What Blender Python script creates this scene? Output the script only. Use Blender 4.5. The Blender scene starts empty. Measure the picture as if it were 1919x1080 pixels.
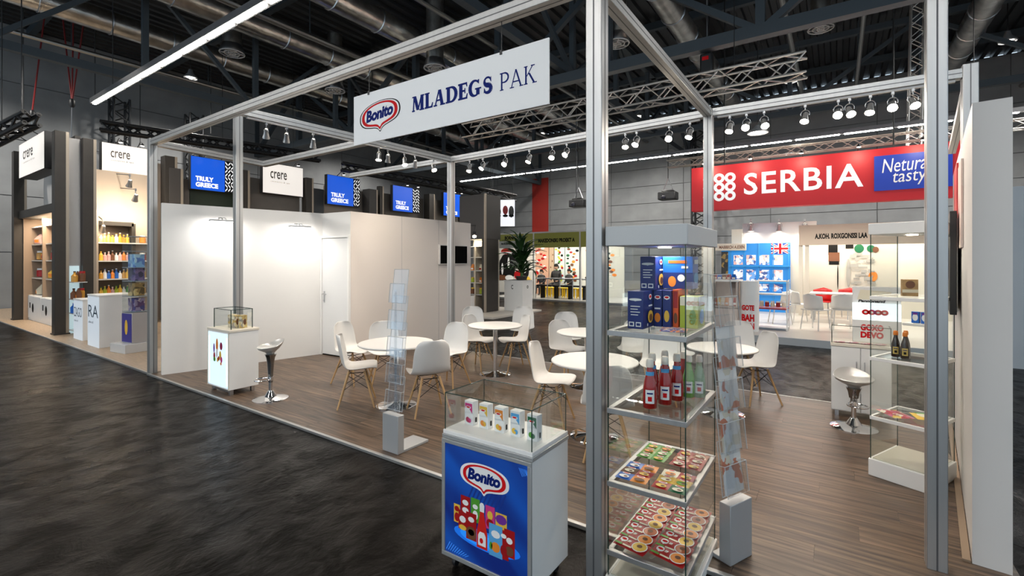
import bpy, bmesh, math, random
from mathutils import Vector, Matrix, Euler
random.seed(7)
SC = bpy.context.scene
COL = SC.collection
# ------------------------------------------------------------------ camera
YAW = math.radians(34.5); CY_, SY_ = math.cos(YAW), math.sin(YAW)
FPX, CXP, HORIZON, CAMH = 887.0, 959.5, 488.0, 1.7
cam_data = bpy.data.cameras.new('camera'); cam = bpy.data.objects.new('camera', cam_data)
COL.objects.link(cam); SC.camera = cam
cam.location = (0, 0, CAMH); cam.rotation_euler = (math.pi/2, 0, YAW)
cam_data.sensor_width = 36.0; cam_data.lens = 36.0*FPX/1919.0
cam_data.shift_y = -(540.0-HORIZON)/1919.0
cam_data.clip_start = 0.05; cam_data.clip_end = 200
# ------------------------------------------------------------------ world (cool daylight from the open hall gates)
W = bpy.data.worlds.new('world'); SC.world = W; W.use_nodes = True
W.node_tree.nodes['Background'].inputs[0].default_value = (0.70, 0.86, 1.0, 1)
W.node_tree.nodes['Background'].inputs[1].default_value = 0.72
SC.view_settings.view_transform = 'Standard'
try: SC.view_settings.look = 'None'
except Exception: pass
SC.view_settings.exposure = 0.62; SC.view_settings.gamma = 1.0; SC.view_settings.use_curve_mapping = False
SC.cycles.use_denoising = True
SC.cycles.max_bounces = 10; SC.cycles.transparent_max_bounces = 24; SC.cycles.transmission_bounces = 10
SC.cycles.glossy_bounces = 5; SC.cycles.diffuse_bounces = 4
SC.cycles.sample_clamp_indirect = 6.0; SC.cycles.caustics_reflective = False; SC.cycles.caustics_refractive = False
SPOT_W = 27.0; STRIP_E = 72.0

# ------------------------------------------------------------------ survey helpers: a sight line met with a plane of the hall
def gp(px, py, z=0.0):
    d = FPX*(CAMH-z)/(py-HORIZON); X = (px-CXP)/FPX*d
    return Vector((X*CY_-d*SY_, X*SY_+d*CY_, z))
def onY(px, Y):
    r = (px-CXP)/FPX; d = Y/(r*SY_+CY_); return d*(r*CY_-SY_), d
def onX(px, X):
    r = (px-CXP)/FPX; d = X/(r*CY_-SY_); return d*(r*SY_+CY_), d
def zat(py, d): return CAMH+(HORIZON-py)*d/FPX
def atd(px, py, d):
    X = (px-CXP)/FPX*d
    return Vector((X*CY_-d*SY_, X*SY_+d*CY_, zat(py, d)))

# ------------------------------------------------------------------ materials
MATS = {}
def mat(name, col=(.8,.8,.8), rough=.5, metal=0.0, emit=None, es=0.0, noise=0.0, nscale=8.0, trans=0.0, alpha=1.0,
        bump=0.0, bscale=60.0, stretch=None, coat=0.0, spec=None, col2=None):
    if name in MATS: return MATS[name]
    m = bpy.data.materials.new(name); m.use_nodes = True; nt = m.node_tree
    b = nt.nodes['Principled BSDF']
    b.inputs['Base Color'].default_value = (*col, 1); b.inputs['Roughness'].default_value = rough
    b.inputs['Metallic'].default_value = metal; b.inputs['Alpha'].default_value = alpha
    b.inputs['Transmission Weight'].default_value = trans; b.inputs['Coat Weight'].default_value = coat
    if spec is not None: b.inputs['Specular IOR Level'].default_value = spec
    if emit: b.inputs['Emission Color'].default_value = (*emit, 1); b.inputs['Emission Strength'].default_value = es
    if noise or bump:
        tc = nt.nodes.new('ShaderNodeTexCoord'); mp = nt.nodes.new('ShaderNodeMapping')
        nt.links.new(tc.outputs['Object'], mp.inputs[0])
        if stretch: mp.inputs['Scale'].default_value = stretch
    if noise:
        n = nt.nodes.new('ShaderNodeTexNoise'); n.inputs['Scale'].default_value = nscale; n.inputs['Detail'].default_value = 5
        nt.links.new(mp.outputs[0], n.inputs['Vector'])
        r = nt.nodes.new('ShaderNodeValToRGB'); c2 = col2 or tuple(min(1, c*(1+noise)) for c in col)
        r.color_ramp.elements[0].position = .3; r.color_ramp.elements[1].position = .7
        r.color_ramp.elements[0].color = (*[c*(1-noise) for c in col], 1) if not col2 else (*col, 1)
        r.color_ramp.elements[1].color = (*c2, 1)
        nt.links.new(n.outputs['Fac'], r.inputs[0]); nt.links.new(r.outputs[0], b.inputs['Base Color'])
    if bump:
        n2 = nt.nodes.new('ShaderNodeTexNoise'); n2.inputs['Scale'].default_value = bscale; n2.inputs['Detail'].default_value = 4
        nt.links.new(mp.outputs[0], n2.inputs['Vector'])
        bp = nt.nodes.new('ShaderNodeBump'); bp.inputs['Strength'].default_value = bump; bp.inputs['Distance'].default_value = .02
        nt.links.new(n2.outputs['Fac'], bp.inputs['Height']); nt.links.new(bp.outputs[0], b.inputs['Normal'])
    MATS[name] = m; return m
def glass_mat(name, col=(.985,.995,.99), rough=0.0, refl=.10):
    # thin sheet glass: clear with a Fresnel-like reflection
    if name in MATS: return MATS[name]
    m = bpy.data.materials.new(name); m.use_nodes = True; nt = m.node_tree; nt.nodes.clear()
    o = nt.nodes.new('ShaderNodeOutputMaterial'); t = nt.nodes.new('ShaderNodeBsdfTransparent'); g = nt.nodes.new('ShaderNodeBsdfGlossy')
    t.inputs[0].default_value = (*col, 1); g.inputs['Roughness'].default_value = rough; g.inputs[0].default_value = (1, 1, 1, 1)
    lw = nt.nodes.new('ShaderNodeFresnel'); lw.inputs[0].default_value = 1.45
    mul = nt.nodes.new('ShaderNodeMath'); mul.operation = 'MULTIPLY_ADD'; mul.inputs[1].default_value = .26; mul.inputs[2].default_value = refl*.05 - .010
    mul.use_clamp = True
    x = nt.nodes.new('ShaderNodeMixShader')
    nt.links.new(lw.outputs[0], mul.inputs[0]); nt.links.new(mul.outputs[0], x.inputs[0])
    nt.links.new(t.outputs[0], x.inputs[1]); nt.links.new(g.outputs[0], x.inputs[2]); nt.links.new(x.outputs[0], o.inputs[0])
    MATS[name] = m; return m
def print_mat(name, cols, scale=30.0, rough=.35, seed=0.0, emit=0.0):
    # busy printed picture: cells in the packet's own colours
    if name in MATS: return MATS[name]
    m = bpy.data.materials.new(name); m.use_nodes = True; nt = m.node_tree; b = nt.nodes['Principled BSDF']
    tc = nt.nodes.new('ShaderNodeTexCoord'); mp = nt.nodes.new('ShaderNodeMapping'); mp.inputs['Location'].default_value = (seed, seed*1.7, seed*.6)
    v = nt.nodes.new('ShaderNodeTexVoronoi'); v.inputs['Scale'].default_value = scale
    nz = nt.nodes.new('ShaderNodeTexNoise'); nz.inputs['Scale'].default_value = scale*.6
    mx = nt.nodes.new('ShaderNodeMix'); mx.data_type = 'VECTOR'; mx.inputs['Factor'].default_value = .12
    nt.links.new(tc.outputs['Object'], mp.inputs[0]); nt.links.new(mp.outputs[0], nz.inputs['Vector'])
    nt.links.new(mp.outputs[0], mx.inputs[4]); nt.links.new(nz.outputs['Color'], mx.inputs[5]); nt.links.new(mx.outputs[1], v.inputs['Vector'])
    sx = nt.nodes.new('ShaderNodeSeparateXYZ'); nt.links.new(v.outputs['Color'], sx.inputs[0])
    r = nt.nodes.new('ShaderNodeValToRGB'); r.color_ramp.interpolation = 'CONSTANT'
    while len(r.color_ramp.elements) < len(cols): r.color_ramp.elements.new(.5)
    for i, c in enumerate(cols):
        r.color_ramp.elements[i].position = i/len(cols); r.color_ramp.elements[i].color = (*c, 1)
    nt.links.new(sx.outputs[0], r.inputs[0]); nt.links.new(r.outputs[0], b.inputs['Base Color'])
    b.inputs['Roughness'].default_value = rough
    if emit: nt.links.new(r.outputs[0], b.inputs['Emission Color']); b.inputs['Emission Strength'].default_value = emit
    MATS[name] = m; return m

# ------------------------------------------------------------------ mesh builder
class MB:
    def __init__(s): s.v, s.f, s.m = [], [], []
    def add(s, vs, fs, mi=0):
        o = len(s.v); s.v += [tuple(p) for p in vs]; s.f += [tuple(i+o for i in f) for f in fs]; s.m += [mi]*len(fs); return s
    def box(s, x0, x1, y0, y1, z0, z1, mi=0):
        return s.add([(x0,y0,z0),(x1,y0,z0),(x1,y1,z0),(x0,y1,z0),(x0,y0,z1),(x1,y0,z1),(x1,y1,z1),(x0,y1,z1)],
                     [(0,3,2,1),(4,5,6,7),(0,1,5,4),(1,2,6,5),(2,3,7,6),(3,0,4,7)], mi)
    def bar(s, p, q, w, h=None, up=(0,0,1), mi=0):
        h = h or w; p, q = Vector(p), Vector(q); d = (q-p).normalized(); up = Vector(up)
        if abs(d.dot(up)) > .98: up = Vector((0,1,0))
        a = d.cross(up).normalized(); b = a.cross(d).normalized(); vs = []
        for e in (p, q):
            for i, j in ((-1,-1),(1,-1),(1,1),(-1,1)): vs.append(e+a*(w/2*i)+b*(h/2*j))
        return s.add(vs, [(0,1,2,3),(7,6,5,4),(0,4,5,1),(1,5,6,2),(2,6,7,3),(3,7,4,0)], mi)
    def tube(s, pts, r, n=8, mi=0, closed=False):
        pts = [Vector(p) for p in pts]; k = len(pts); rs = r if isinstance(r, (list, tuple)) else [r]*k
        rings = []; prev = None
        for i, p in enumerate(pts):
            if closed: t = pts[(i+1) % k]-pts[i-1]
            else: t = pts[min(i+1, k-1)]-pts[max(i-1, 0)]
            t.normalize()
            if prev is None:
                u = Vector((0,0,1)) if abs(t.z) < .9 else Vector((1,0,0)); a = t.cross(u).normalized()
            else:
                a = prev-t*prev.dot(t); a.normalize()
            prev = a; b = t.cross(a)
            rings.append([p+(a*math.cos(2*math.pi*j/n)+b*math.sin(2*math.pi*j/n))*rs[i] for j in range(n)])
        vs = [q for rg in rings for q in rg]; fs = []
        for i in range(k if closed else k-1):
            i2 = (i+1) % k
            for j in range(n):
                j2 = (j+1) % n; fs.append((i*n+j, i*n+j2, i2*n+j2, i2*n+j))
        if not closed: fs.append(tuple(range(n-1, -1, -1))); fs.append(tuple((k-1)*n+j for j in range(n)))
        return s.add(vs, fs, mi)
    def lathe(s, prof, n=20, c=(0,0,0), mi=0, cap=True):
        vs, fs = [], []; k = len(prof)
        for r, z in prof:
            for j in range(n):
                a = 2*math.pi*j/n; vs.append((c[0]+r*math.cos(a), c[1]+r*math.sin(a), c[2]+z))
        for i in range(k-1):
            for j in range(n):
                j2 = (j+1) % n; fs.append((i*n+j, i*n+j2, (i+1)*n+j2, (i+1)*n+j))
        if cap:
            fs.append(tuple(range(n-1, -1, -1))); fs.append(tuple((k-1)*n+j for j in range(n)))
        return s.add(vs, fs, mi)
    def plate(s, pts, fr, t=.002, mi=0, off=0.0):
        # flat shape (2D outline) on a frame (origin,u,v,n), t thick
        o, u, v, n = fr; k = len(pts)
        a = [o+u*x+v*y+n*off for x, y in pts]; b = [p+n*t for p in a]
        fs = [tuple(range(k-1, -1, -1)), tuple(range(k, 2*k))]+[(i, (i+1) % k, k+(i+1) % k, k+i) for i in range(k)]
        return s.add(a+b, fs, mi)
    def build(s, name, mats, parent=None, loc=None, rot=None, smooth=35, bevel=0.0, seg=2):
        me = bpy.data.meshes.new(name); me.from_pydata(s.v, [], s.f)
        for mm in (mats if isinstance(mats, (list, tuple)) else [mats]): me.materials.append(mm)
        me.polygons.foreach_set('material_index', s.m)
        if smooth:
            me.polygons.foreach_set('use_smooth', [True]*len(me.polygons)); me.set_sharp_from_angle(angle=math.radians(smooth))
        me.update()
        o = bpy.data.objects.new(name, me); COL.objects.link(o)
        if parent is not None: o.parent = parent
        if loc is not None: o.location = loc
        if rot is not None: o.rotation_euler = rot
        if bevel:
            b = o.modifiers.new('bevel', 'BEVEL'); b.width = bevel; b.segments = seg; b.limit_method = 'ANGLE'; b.harden_normals = False
        return o
def frame(o, u, v):
    u = Vector(u).normalized(); v = Vector(v).normalized(); return (Vector(o), u, v, u.cross(v).normalized())
def bake(o):
    dg = bpy.context.evaluated_depsgraph_get(); dg.update()
    me = bpy.data.meshes.new_from_object(o.evaluated_get(dg)); me.name = o.name
    o.modifiers.clear(); old = o.data; o.data = me
    me.polygons.foreach_set('use_smooth', [True]*len(me.polygons)); me.update(); return o
def tag(o, label=None, cat=None, group=None, kind=None):
    if label: o['label'] = label
    if cat: o['category'] = cat
    if group: o['group'] = group
    if kind: o['kind'] = kind
    return o
def thing(name, label, cat, loc=(0,0,0), rz=0.0, group=None):
    o = bpy.data.objects.new(name, None); o.empty_display_size = .1; COL.objects.link(o)
    o.location = loc; o.rotation_euler = (0, 0, rz); return tag(o, label, cat, group)
def struct(o): o['kind'] = 'structure'; return o
def copy_tree(o, parent=None):
    c = o.copy(); COL.objects.link(c)
    if parent is not None: c.parent = parent
    for ch in list(o.children): copy_tree(ch, c)
    return c
ORD = ['first','second','third','fourth','fifth','sixth','seventh','eighth','ninth','tenth','eleventh','twelfth','thirteenth','fourteenth','fifteenth','sixteenth']

# ------------------------------------------------------------------ lettering
def text_mesh(body, bold=0.0, shear=0.0, spacing=1.0):
    cu = bpy.data.curves.new('lettering', 'FONT'); cu.body = body; cu.size = 1.0; cu.offset = bold; cu.shear = shear
    cu.space_character = spacing; cu.space_line = .9; cu.resolution_u = 3
    ob = bpy.data.objects.new('lettering', cu); COL.objects.link(ob)
    dg = bpy.context.evaluated_depsgraph_get(); dg.update()
    me = ob.evaluated_get(dg).to_mesh(); vs = [v.co.copy() for v in me.vertices]; fs = [tuple(p.vertices) for p in me.polygons]
    ob.evaluated_get(dg).to_mesh_clear(); bpy.data.objects.remove(ob); bpy.data.curves.remove(cu)
    return vs, fs
def letters(body, fr, cx, cy, w, h, m, parent, name='lettering', bold=0.0, shear=0.0, off=.003, spacing=1.0, angle=0.0):
    vs, fs = text_mesh(body, bold, shear, spacing)
    x0, x1 = min(v.x for v in vs), max(v.x for v in vs); y0, y1 = min(v.y for v in vs), max(v.y for v in vs)
    o, u, v_, n = fr; ca, sa = math.cos(angle), math.sin(angle); mb = MB(); pts = []
    for p in vs:
        x = ((p.x-x0)/(x1-x0)-.5)*w; y = ((p.y-y0)/(y1-y0)-.5)*h
        x, y = x*ca-y*sa, x*sa+y*ca
        pts.append(o+u*(cx+x)+v_*(cy+y)+n*off)
    mb.add(pts, fs); return mb.build(name, m, parent, smooth=0)
def catmull(P, n=6):
    k = len(P); out = []
    for i in range(k):
        a, b, c, d = P[i-1], P[i], P[(i+1) % k], P[(i+2) % k]
        for j in range(n):
            t = j/n
            out.append(tuple(.5*((2*b[q])+(-a[q]+c[q])*t+(2*a[q]-5*b[q]+4*c[q]-d[q])*t*t+(-a[q]+3*b[q]-3*c[q]+d[q])*t**3) for q in (0, 1)))
    return out
BUBBLE = catmull([(-1,.12),(-.94,.48),(-.74,.76),(-.4,.94),(0,1),(.4,.94),(.74,.76),(.94,.48),(1,.12),(.95,-.2),(.78,-.46),(.5,-.60),(.27,-.68),(.11,-.80),(0,-1),(-.11,-.80),(-.27,-.68),(-.5,-.60),(-.78,-.46),(-.95,-.2)], 4)
def bubble(sx, sy, cx, cy, ang=0.0, k=1.0):
    ca, sa = math.cos(ang), math.sin(ang); out = []
    for x, y in BUBBLE:
        X, Y = x*sx*k, (.22+(y-.22)*k)*sy
        out.append((cx+X*ca-Y*sa, cy+X*sa+Y*ca))
    return out
def ell(cx, cy, rx, ry, n=16): return [(cx+rx*math.cos(2*math.pi*i/n), cy+ry*math.sin(2*math.pi*i/n)) for i in range(n)]
def rect(x0, x1, y0, y1): return [(x0,y0),(x1,y0),(x1,y1),(x0,y1)]
def flat(name, pts, fr, m, parent, off=.002, t=.0012): return MB().plate(pts, fr, t, 0, off).build(name, m, parent, smooth=0)
# ------------------------------------------------------------------ shared materials
ALU = mat('aluminium', (.47,.47,.465), .36, .7, noise=.05, nscale=30, stretch=(1,1,.05))
ALU2 = mat('aluminium_groove', (.12,.12,.125), .5, .5)
CHROME = mat('chrome', (.82,.82,.82), .08, 1.0)
STEEL = mat('brushed_steel', (.55,.56,.58), .3, 1.0)
WHITE = mat('white_laminate', (.83,.82,.80), .38, noise=.02, nscale=3)
WHITEP = mat('white_plastic', (.68,.665,.64), .34)
WALLW = mat('white_partition', (.74,.725,.70), .62, noise=.015, nscale=2)
GREYP = mat('grey_painted_metal', (.42,.43,.44), .42, .3)
GREYL = mat('light_grey_paint', (.50,.52,.53), .5)
BLACK = mat('black_metal', (.012,.012,.013), .45)
DARKST = mat('dark_blue_steel', (.060,.076,.090), .5, .2)
BROWNC = mat('brown_column_metal', (.040,.034,.028), .5, .1, noise=.1, nscale=4)
BEIGE = mat('beige_panel', (.50,.42,.34), .6)
SIGNW = mat('sign_white', (.90,.90,.90), .55)
BLUEN = mat('logo_blue', (.005,.016,.15), .6, spec=.1)
REDL = mat('logo_red', (.62,.010,.013), .6, spec=.1)
PUREW = mat('print_white', (.85,.85,.85), .4)
BLK = mat('print_black', (.008,.008,.008), .6, spec=.15)
GLASS = glass_mat('sheet_glass')
GEDGE = mat('glass_edge', (.02,.05,.04), .15)
LIT = mat('lamp_glow', (1,1,1), .5, emit=(1,.86,.68), es=60)
LITSOFT = mat('soft_lamp_glow', (1,1,1), .5, emit=(1,.93,.84), es=9)
# ------------------------------------------------------------------ hall floor (worn black asphalt with a wet looking seal)
def floor_mat():
    m = bpy.data.materials.new('black_sealed_floor'); m.use_nodes = True; nt = m.node_tree; b = nt.nodes['Principled BSDF']
    N = nt.nodes.new; L = nt.links.new
    tc = N('ShaderNodeTexCoord'); mp = N('ShaderNodeMapping'); L(tc.outputs['Object'], mp.inputs[0]); mp.inputs['Scale'].default_value = (1.15, .75, 1)
    big = N('ShaderNodeTexNoise'); big.inputs['Scale'].default_value = .55; big.inputs['Detail'].default_value = 6; L(mp.outputs[0], big.inputs['Vector'])
    mid = N('ShaderNodeTexNoise'); mid.inputs['Scale'].default_value = 4.6; mid.inputs['Detail'].default_value = 8; mid.inputs['Roughness'].default_value = .62; mid.inputs['Distortion'].default_value = .6; L(mp.outputs[0], mid.inputs['Vector'])
    fine = N('ShaderNodeTexNoise'); fine.inputs['Scale'].default_value = 26; fine.inputs['Detail'].default_value = 5; L(mp.outputs[0], fine.inputs['Vector'])
    cr = N('ShaderNodeValToRGB'); cr.color_ramp.elements[0].position = .3; cr.color_ramp.elements[0].color = (.0045,.0039,.0035,1)
    cr.color_ramp.elements[1].position = .75; cr.color_ramp.elements[1].color = (.0120,.0098,.0082,1)
    L(mid.outputs['Fac'], cr.inputs[0]); L(cr.outputs[0], b.inputs['Base Color'])
    rr = N('ShaderNodeMapRange'); rr.inputs[1].default_value = .35; rr.inputs[2].default_value = .7; rr.inputs[3].default_value = .19; rr.inputs[4].default_value = .42
    L(big.outputs['Fac'], rr.inputs[0]); L(rr.outputs[0], b.inputs['Roughness'])
    ad = N('ShaderNodeMath'); ad.operation = 'MULTIPLY_ADD'; ad.inputs[1].default_value = .3
    L(fine.outputs['Fac'], ad.inputs[0]); L(mid.outputs['Fac'], ad.inputs[2])
    bp = N('ShaderNodeBump'); bp.inputs['Strength'].default_value = .6; bp.inputs['Distance'].default_value = .022
    L(ad.outputs[0], bp.inputs['Height']); L(bp.outputs[0], b.inputs['Normal'])
    sp = N('ShaderNodeMapRange'); sp.inputs[1].default_value = .42; sp.inputs[2].default_value = .66; sp.inputs[3].default_value = .022; sp.inputs[4].default_value = .085
    L(mid.outputs['Fac'], sp.inputs[0]); L(sp.outputs[0], b.inputs['Specular IOR Level'])
    return m
fl = MB().box(-40, 14, -12, 34, -.1, 0).build('floor', floor_mat(), smooth=0); struct(fl)
# ------------------------------------------------------------------ booth platform with laminate planks
PX0, PX1, PY0, PY1 = -8.42, .80, 2.72, 6.74; PZ = .022
plat = MB().box(PX0, PX1, PY0, PY1, 0, PZ-.008).build('floor_platform', mat('platform_core', (.05,.035,.025), .8), smooth=0); struct(plat)
def plank_mat():
    m = bpy.data.materials.new('oak_laminate'); m.use_nodes = True; nt = m.node_tree; b = nt.nodes['Principled BSDF']
    N = nt.nodes.new; L = nt.links.new
    tc = N('ShaderNodeTexCoord'); oi = N('ShaderNodeObjectInfo'); ad = N('ShaderNodeVectorMath'); ad.operation = 'ADD'
    sc = N('ShaderNodeVectorMath'); sc.operation = 'SCALE'; sc.inputs['Scale'].default_value = 37.0
    cb = N('ShaderNodeCombineXYZ'); L(oi.outputs['Random'], cb.inputs[0]); L(oi.outputs['Random'], cb.inputs[1]); L(cb.outputs[0], sc.inputs[0])
    L(tc.outputs['Object'], ad.inputs[0]); L(sc.outputs[0], ad.inputs[1])
    mp = N('ShaderNodeMapping'); mp.inputs['Scale'].default_value = (1.3, 26, 1); L(ad.outputs[0], mp.inputs[0])
    g = N('ShaderNodeTexNoise'); g.inputs['Scale'].default_value = 1.4; g.inputs['Detail'].default_value = 6; g.inputs['Distortion'].default_value = .5; L(mp.outputs[0], g.inputs['Vector'])
    cr = N('ShaderNodeValToRGB'); e = cr.color_ramp.elements; e[0].position = .30; e[0].color = (.028,.0172,.0112,1); e[1].position = .72; e[1].color = (.20,.13,.083,1)
    k = e.new(.5); k.color = (.10,.064,.041,1); L(g.outputs['Fac'], cr.inputs[0])
    hv = N('ShaderNodeHueSaturation'); mr = N('ShaderNodeMapRange'); mr.inputs[3].default_value = .82; mr.inputs[4].default_value = 1.16
    L(oi.outputs['Random'], mr.inputs[0]); L(mr.outputs[0], hv.inputs['Value']); L(cr.outputs[0], hv.inputs['Color']); L(hv.outputs[0], b.inputs['Base Color'])
    b.inputs['Roughness'].default_value = .36; b.inputs['Specular IOR Level'].default_value = .35
    bp = N('ShaderNodeBump'); bp.inputs['Strength'].default_value = .08; bp.inputs['Distance'].default_value = .01; L(g.outputs['Fac'], bp.inputs['Height']); L(bp.outputs[0], b.inputs['Normal'])
    return m
PLM = plank_mat(); PW, PL = (PY1-PY0-.04)/21, 1.32
proto = {}
for r_ in range(21):
    x = PX0+.03-[0, .52, .96, .24, .74][r_ % 5]; y = PY0+.02+r_*PW
    while x < PX1:
        a, b_ = max(x, PX0+.03), min(x+PL, PX1)
        if b_-a > .05:
            key = round(b_-a, 3)
            if key not in proto:
                w = b_-a; pm = MB().box(-w/2+.0006, w/2-.0006, -PW/2+.0006, PW/2-.0006, -.008, 0)
                o = pm.build('plank', PLM, plat, smooth=0); proto[key] = o.data
            else:
                o = bpy.data.objects.new('plank', proto[key]); COL.objects.link(o); o.parent = plat
            o.location = ((a+b_)/2, y+PW/2, PZ)
        x += PL
tr = MB().box(PX0, PX1, PY0-.012, PY0+.02, 0, PZ+.004).build('trim_1', mat('platform_edge_metal', (.45,.45,.44), .35, .7), bevel=.003); struct(tr)
tr2 = MB().box(PX0, PX1, PY1-.02, PY1+.012, 0, PZ+.004).build('trim_2', MATS['platform_edge_metal'], bevel=.003); struct(tr2)
# ------------------------------------------------------------------ booth partitions
WL0, WL1 = Vector((-8.13, 2.80, 0)), Vector((-7.60, 5.07, 0)); WH = 2.54
def wall_seg(name, a, b, th, h, m, z0=PZ, side=1):
    a, b = Vector(a), Vector(b); d = (b-a).normalized(); n = Vector((-d.y, d.x, 0))*side*th
    mb = MB(); vs = [a, b, b+n, a+n]
    mb.add([(p.x, p.y, z0) for p in vs]+[(p.x, p.y, h) for p in vs], [(0,1,2,3),(7,6,5,4),(0,4,5,1),(1,5,6,2),(2,6,7,3),(3,7,4,0)])
    bm = bmesh.new(); o = mb.build(name, m, smooth=0); bm.from_mesh(o.data); bmesh.ops.recalc_face_normals(bm, faces=bm.faces); bm.to_mesh(o.data); bm.free()
    return struct(o)
wall_seg('wall_left', WL0, WL1, .09, WH, WALLW, side=1)
PINK = mat('warm_white_partition', (.76,.69,.63), .62)
DWX = -6.88
wl = wall_seg('wall_storage', (DWX, 5.12, 0), (DWX, 8.35, 0), .05, WH, PINK, side=1)
for yy in (6.28, 7.3):
    MB().box(DWX, DWX+.002, yy-.004, yy+.004, PZ, WH).build('panel_joint', mat('joint_grey', (.5,.47,.44), .6), wl, smooth=0)
dw = wall_seg('wall_door_side', (-7.60, 5.07, 0), (DWX, 5.12, 0), .05, WH, WALLW, side=1)
# door leaf in its frame
door = MB().box(-.325, .325, -.012, .012, .02, 2.06).build('door_1', mat('door_white', (.76,.76,.75), .45), loc=(-7.235, 5.072, PZ), rot=(0,0,math.atan2(.05,.72)), bevel=.003); struct(door)
fm = MB().box(-.37, -.335, -.03, .02, 0, 2.11).box(.335, .37, -.03, .02, 0, 2.11).box(-.335, .335, -.03, .02, 2.07, 2.11)
fm.build('door_frame', WHITE, door, bevel=.003)
hd = MB().box(-.29, -.262, -.02, -.012, .93, 1.13).tube([(-.276,-.016,1.08),(-.276,-.055,1.08),(-.17,-.06,1.08)], .009).lathe([(.012,0),(.012,.012)], 10, (-.276,-.026,.96))
hd.build('handle', STEEL, door)
MB().box(-.32, .32, -.014, -.004, .0, .018).build('threshold_gap', BLK, door, smooth=0)
# right hand wall, thick, end face towards the aisle
RA = math.radians(7.0); RW0 = Vector((.615, 3.60, 0)); RW1 = RW0+Vector((math.sin(RA), math.cos(RA), 0))*3.05
wall_seg('wall_right', RW0, RW1, .155, 2.57, mat('right_partition', (.72,.69,.66), .6), side=-1)
bb = wall_seg('baseboard_right', RW0+Vector((-.005,0,0)), RW1+Vector((-.005,0,0)), .035, PZ+.012, mat('baseboard_oak', (.30,.21,.14), .5), z0=PZ, side=1)
# ------------------------------------------------------------------ hall shell
def cladding(name, u0, u1, z0, z1, place, m, pw, ph, back):
    w = back; struct(w)
    shared = None
    nx, nz = int(round((u1-u0)/pw)), int(round((z1-z0)/ph))
    for i in range(nx):
        for k in range(nz):
            if shared is None:
                o = MB().box(0, (u1-u0)/nx-.03, 0, .03, 0, (z1-z0)/nz-.03).build('panel', m, w, smooth=0); shared = o.data
            else:
                o = bpy.data.objects.new('panel', shared); COL.objects.link(o); o.parent = w
            place(o, u0+i*(u1-u0)/nx, z0+k*(z1-z0)/nz)
HALLW = mat('hall_cladding', (.30,.31,.315), .55, .1, noise=.12, nscale=1.2)
wb = MB().box(-24, 10, 27, 27.2, 0, 10).build('wall_back', mat('hall_wall_core', (.12,.12,.125), .7), smooth=0)
def pl_b(o, u, z): o.location = (u, 26.97, z)
cladding('wall_back', -24, 10, 0, 10, pl_b, HALLW, 4.25, 1.0, wb)
wq = MB().box(-24.2, -24, -12, 27.2, 0, 10).build('wall_hall_left', MATS['hall_wall_core'], smooth=0)
def pl_l(o, u, z): o.location = (-24+.03, u, z); o.rotation_euler = (0, 0, math.pi/2)
cladding('wall_hall_left', -12, 27, 0, 10, pl_l, HALLW, 4.9, 2.0, wq)
wr = MB().box(10, 10.2, 12, 27.2, 0, 10).build('wall_hall_right', MATS['hall_wall_core'], smooth=0); struct(wr)
# corrugated black roof deck
cm = MB(); ROOF = mat('black_roof_deck', (.032,.034,.037), .42, .3); xs = -24.0
vs, fs = [], []; i = 0
while xs < 12:
    for dx, dz in ((0,0),(.16,0),(.2,.09),(.36,.09)):
        vs += [(xs+dx, -12, 10+dz), (xs+dx, 27.2, 10+dz)]
    xs += .4
for i in range(len(vs)//2-1): fs.append((2*i, 2*i+1, 2*i+3, 2*i+2))
cm.add(vs, fs); struct(cm.build('ceiling', ROOF, smooth=0))
# ------------------------------------------------------------------ the booth's aluminium frame: one bolted structure
FT, FW = 3.5, .09          # top height, profile width
fr_ = thing('aluminium_frame', 'tall silver aluminium profile frame enclosing the booth with white tables', 'frame', (-5, 2.75, 0))
base = Vector(fr_.location)
def profile_post(x, y, h, w=FW, z0=0.0):
    o = MB().box(-w/2, w/2, -w/2, w/2, z0, h)
    p = o.build('post', ALU, fr_, loc=Vector((x, y, 0))-base, bevel=.004)
    g = MB()
    for k in (-1, 1):
        g.box(-.004, .004, k*(w/2)-.0008, k*(w/2)+.0008, z0+.004, h-.004); g.box(k*(w/2)-.0008, k*(w/2)+.0008, -.004, .004, z0+.004, h-.004)
    g.build('groove', ALU2, p, smooth=0); return p
def profile_beam(a, b, z=FT, w=FW):
    a, b = Vector(a), Vector(b); m = (a+b)/2; L = (b-a).length; ang = math.atan2(b.y-a.y, b.x-a.x)
    o = MB().box(-L/2, L/2, -w/2, w/2, -w, 0).build('beam', ALU, fr_, loc=Vector((m.x, m.y, z))-base, rot=(0,0,ang), bevel=.004)
    g = MB()
    for k in (-1, 1): g.box(-L/2+.004, L/2-.004, k*w/2-.0008, k*w/2+.0008, -w/2-.004, -w/2+.004)
    g.box(-L/2+.004, L/2-.004, -.004, .004, -w-.0008, -w+.0008)
    g.build('groove', ALU2, o, smooth=0); return o
A_ = (-8.42, 2.78); B_ = (-5.79, 2.75); C_ = (-1.27, 2.75); F_ = (-1.27, 6.0); E_ = (-5.55, 6.2); G_ = (1.02, 6.08)
H_ = (-8.62, 4.56); J_ = (-8.3, 6.2); I_ = (-5.68, 4.56)
h2 = FW/2
profile_post(*A_, FT+.012, .10)
xb, db = onY(446, 3.32); profile_post(xb, 3.32, 3.80, .095, PZ)
xc, dc = onY(1119, 2.333); profile_post(xc, 2.333, FT, .09)
profile_post(F_[0], F_[1], FT, .10, PZ); profile_post(E_[0], E_[1], FT, .10, PZ); profile_post(G_[0], G_[1], FT+.03, .11)
xd, dd = onY(1754, 3.45); profile_post(xd, 3.45, FT, .088)
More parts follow.
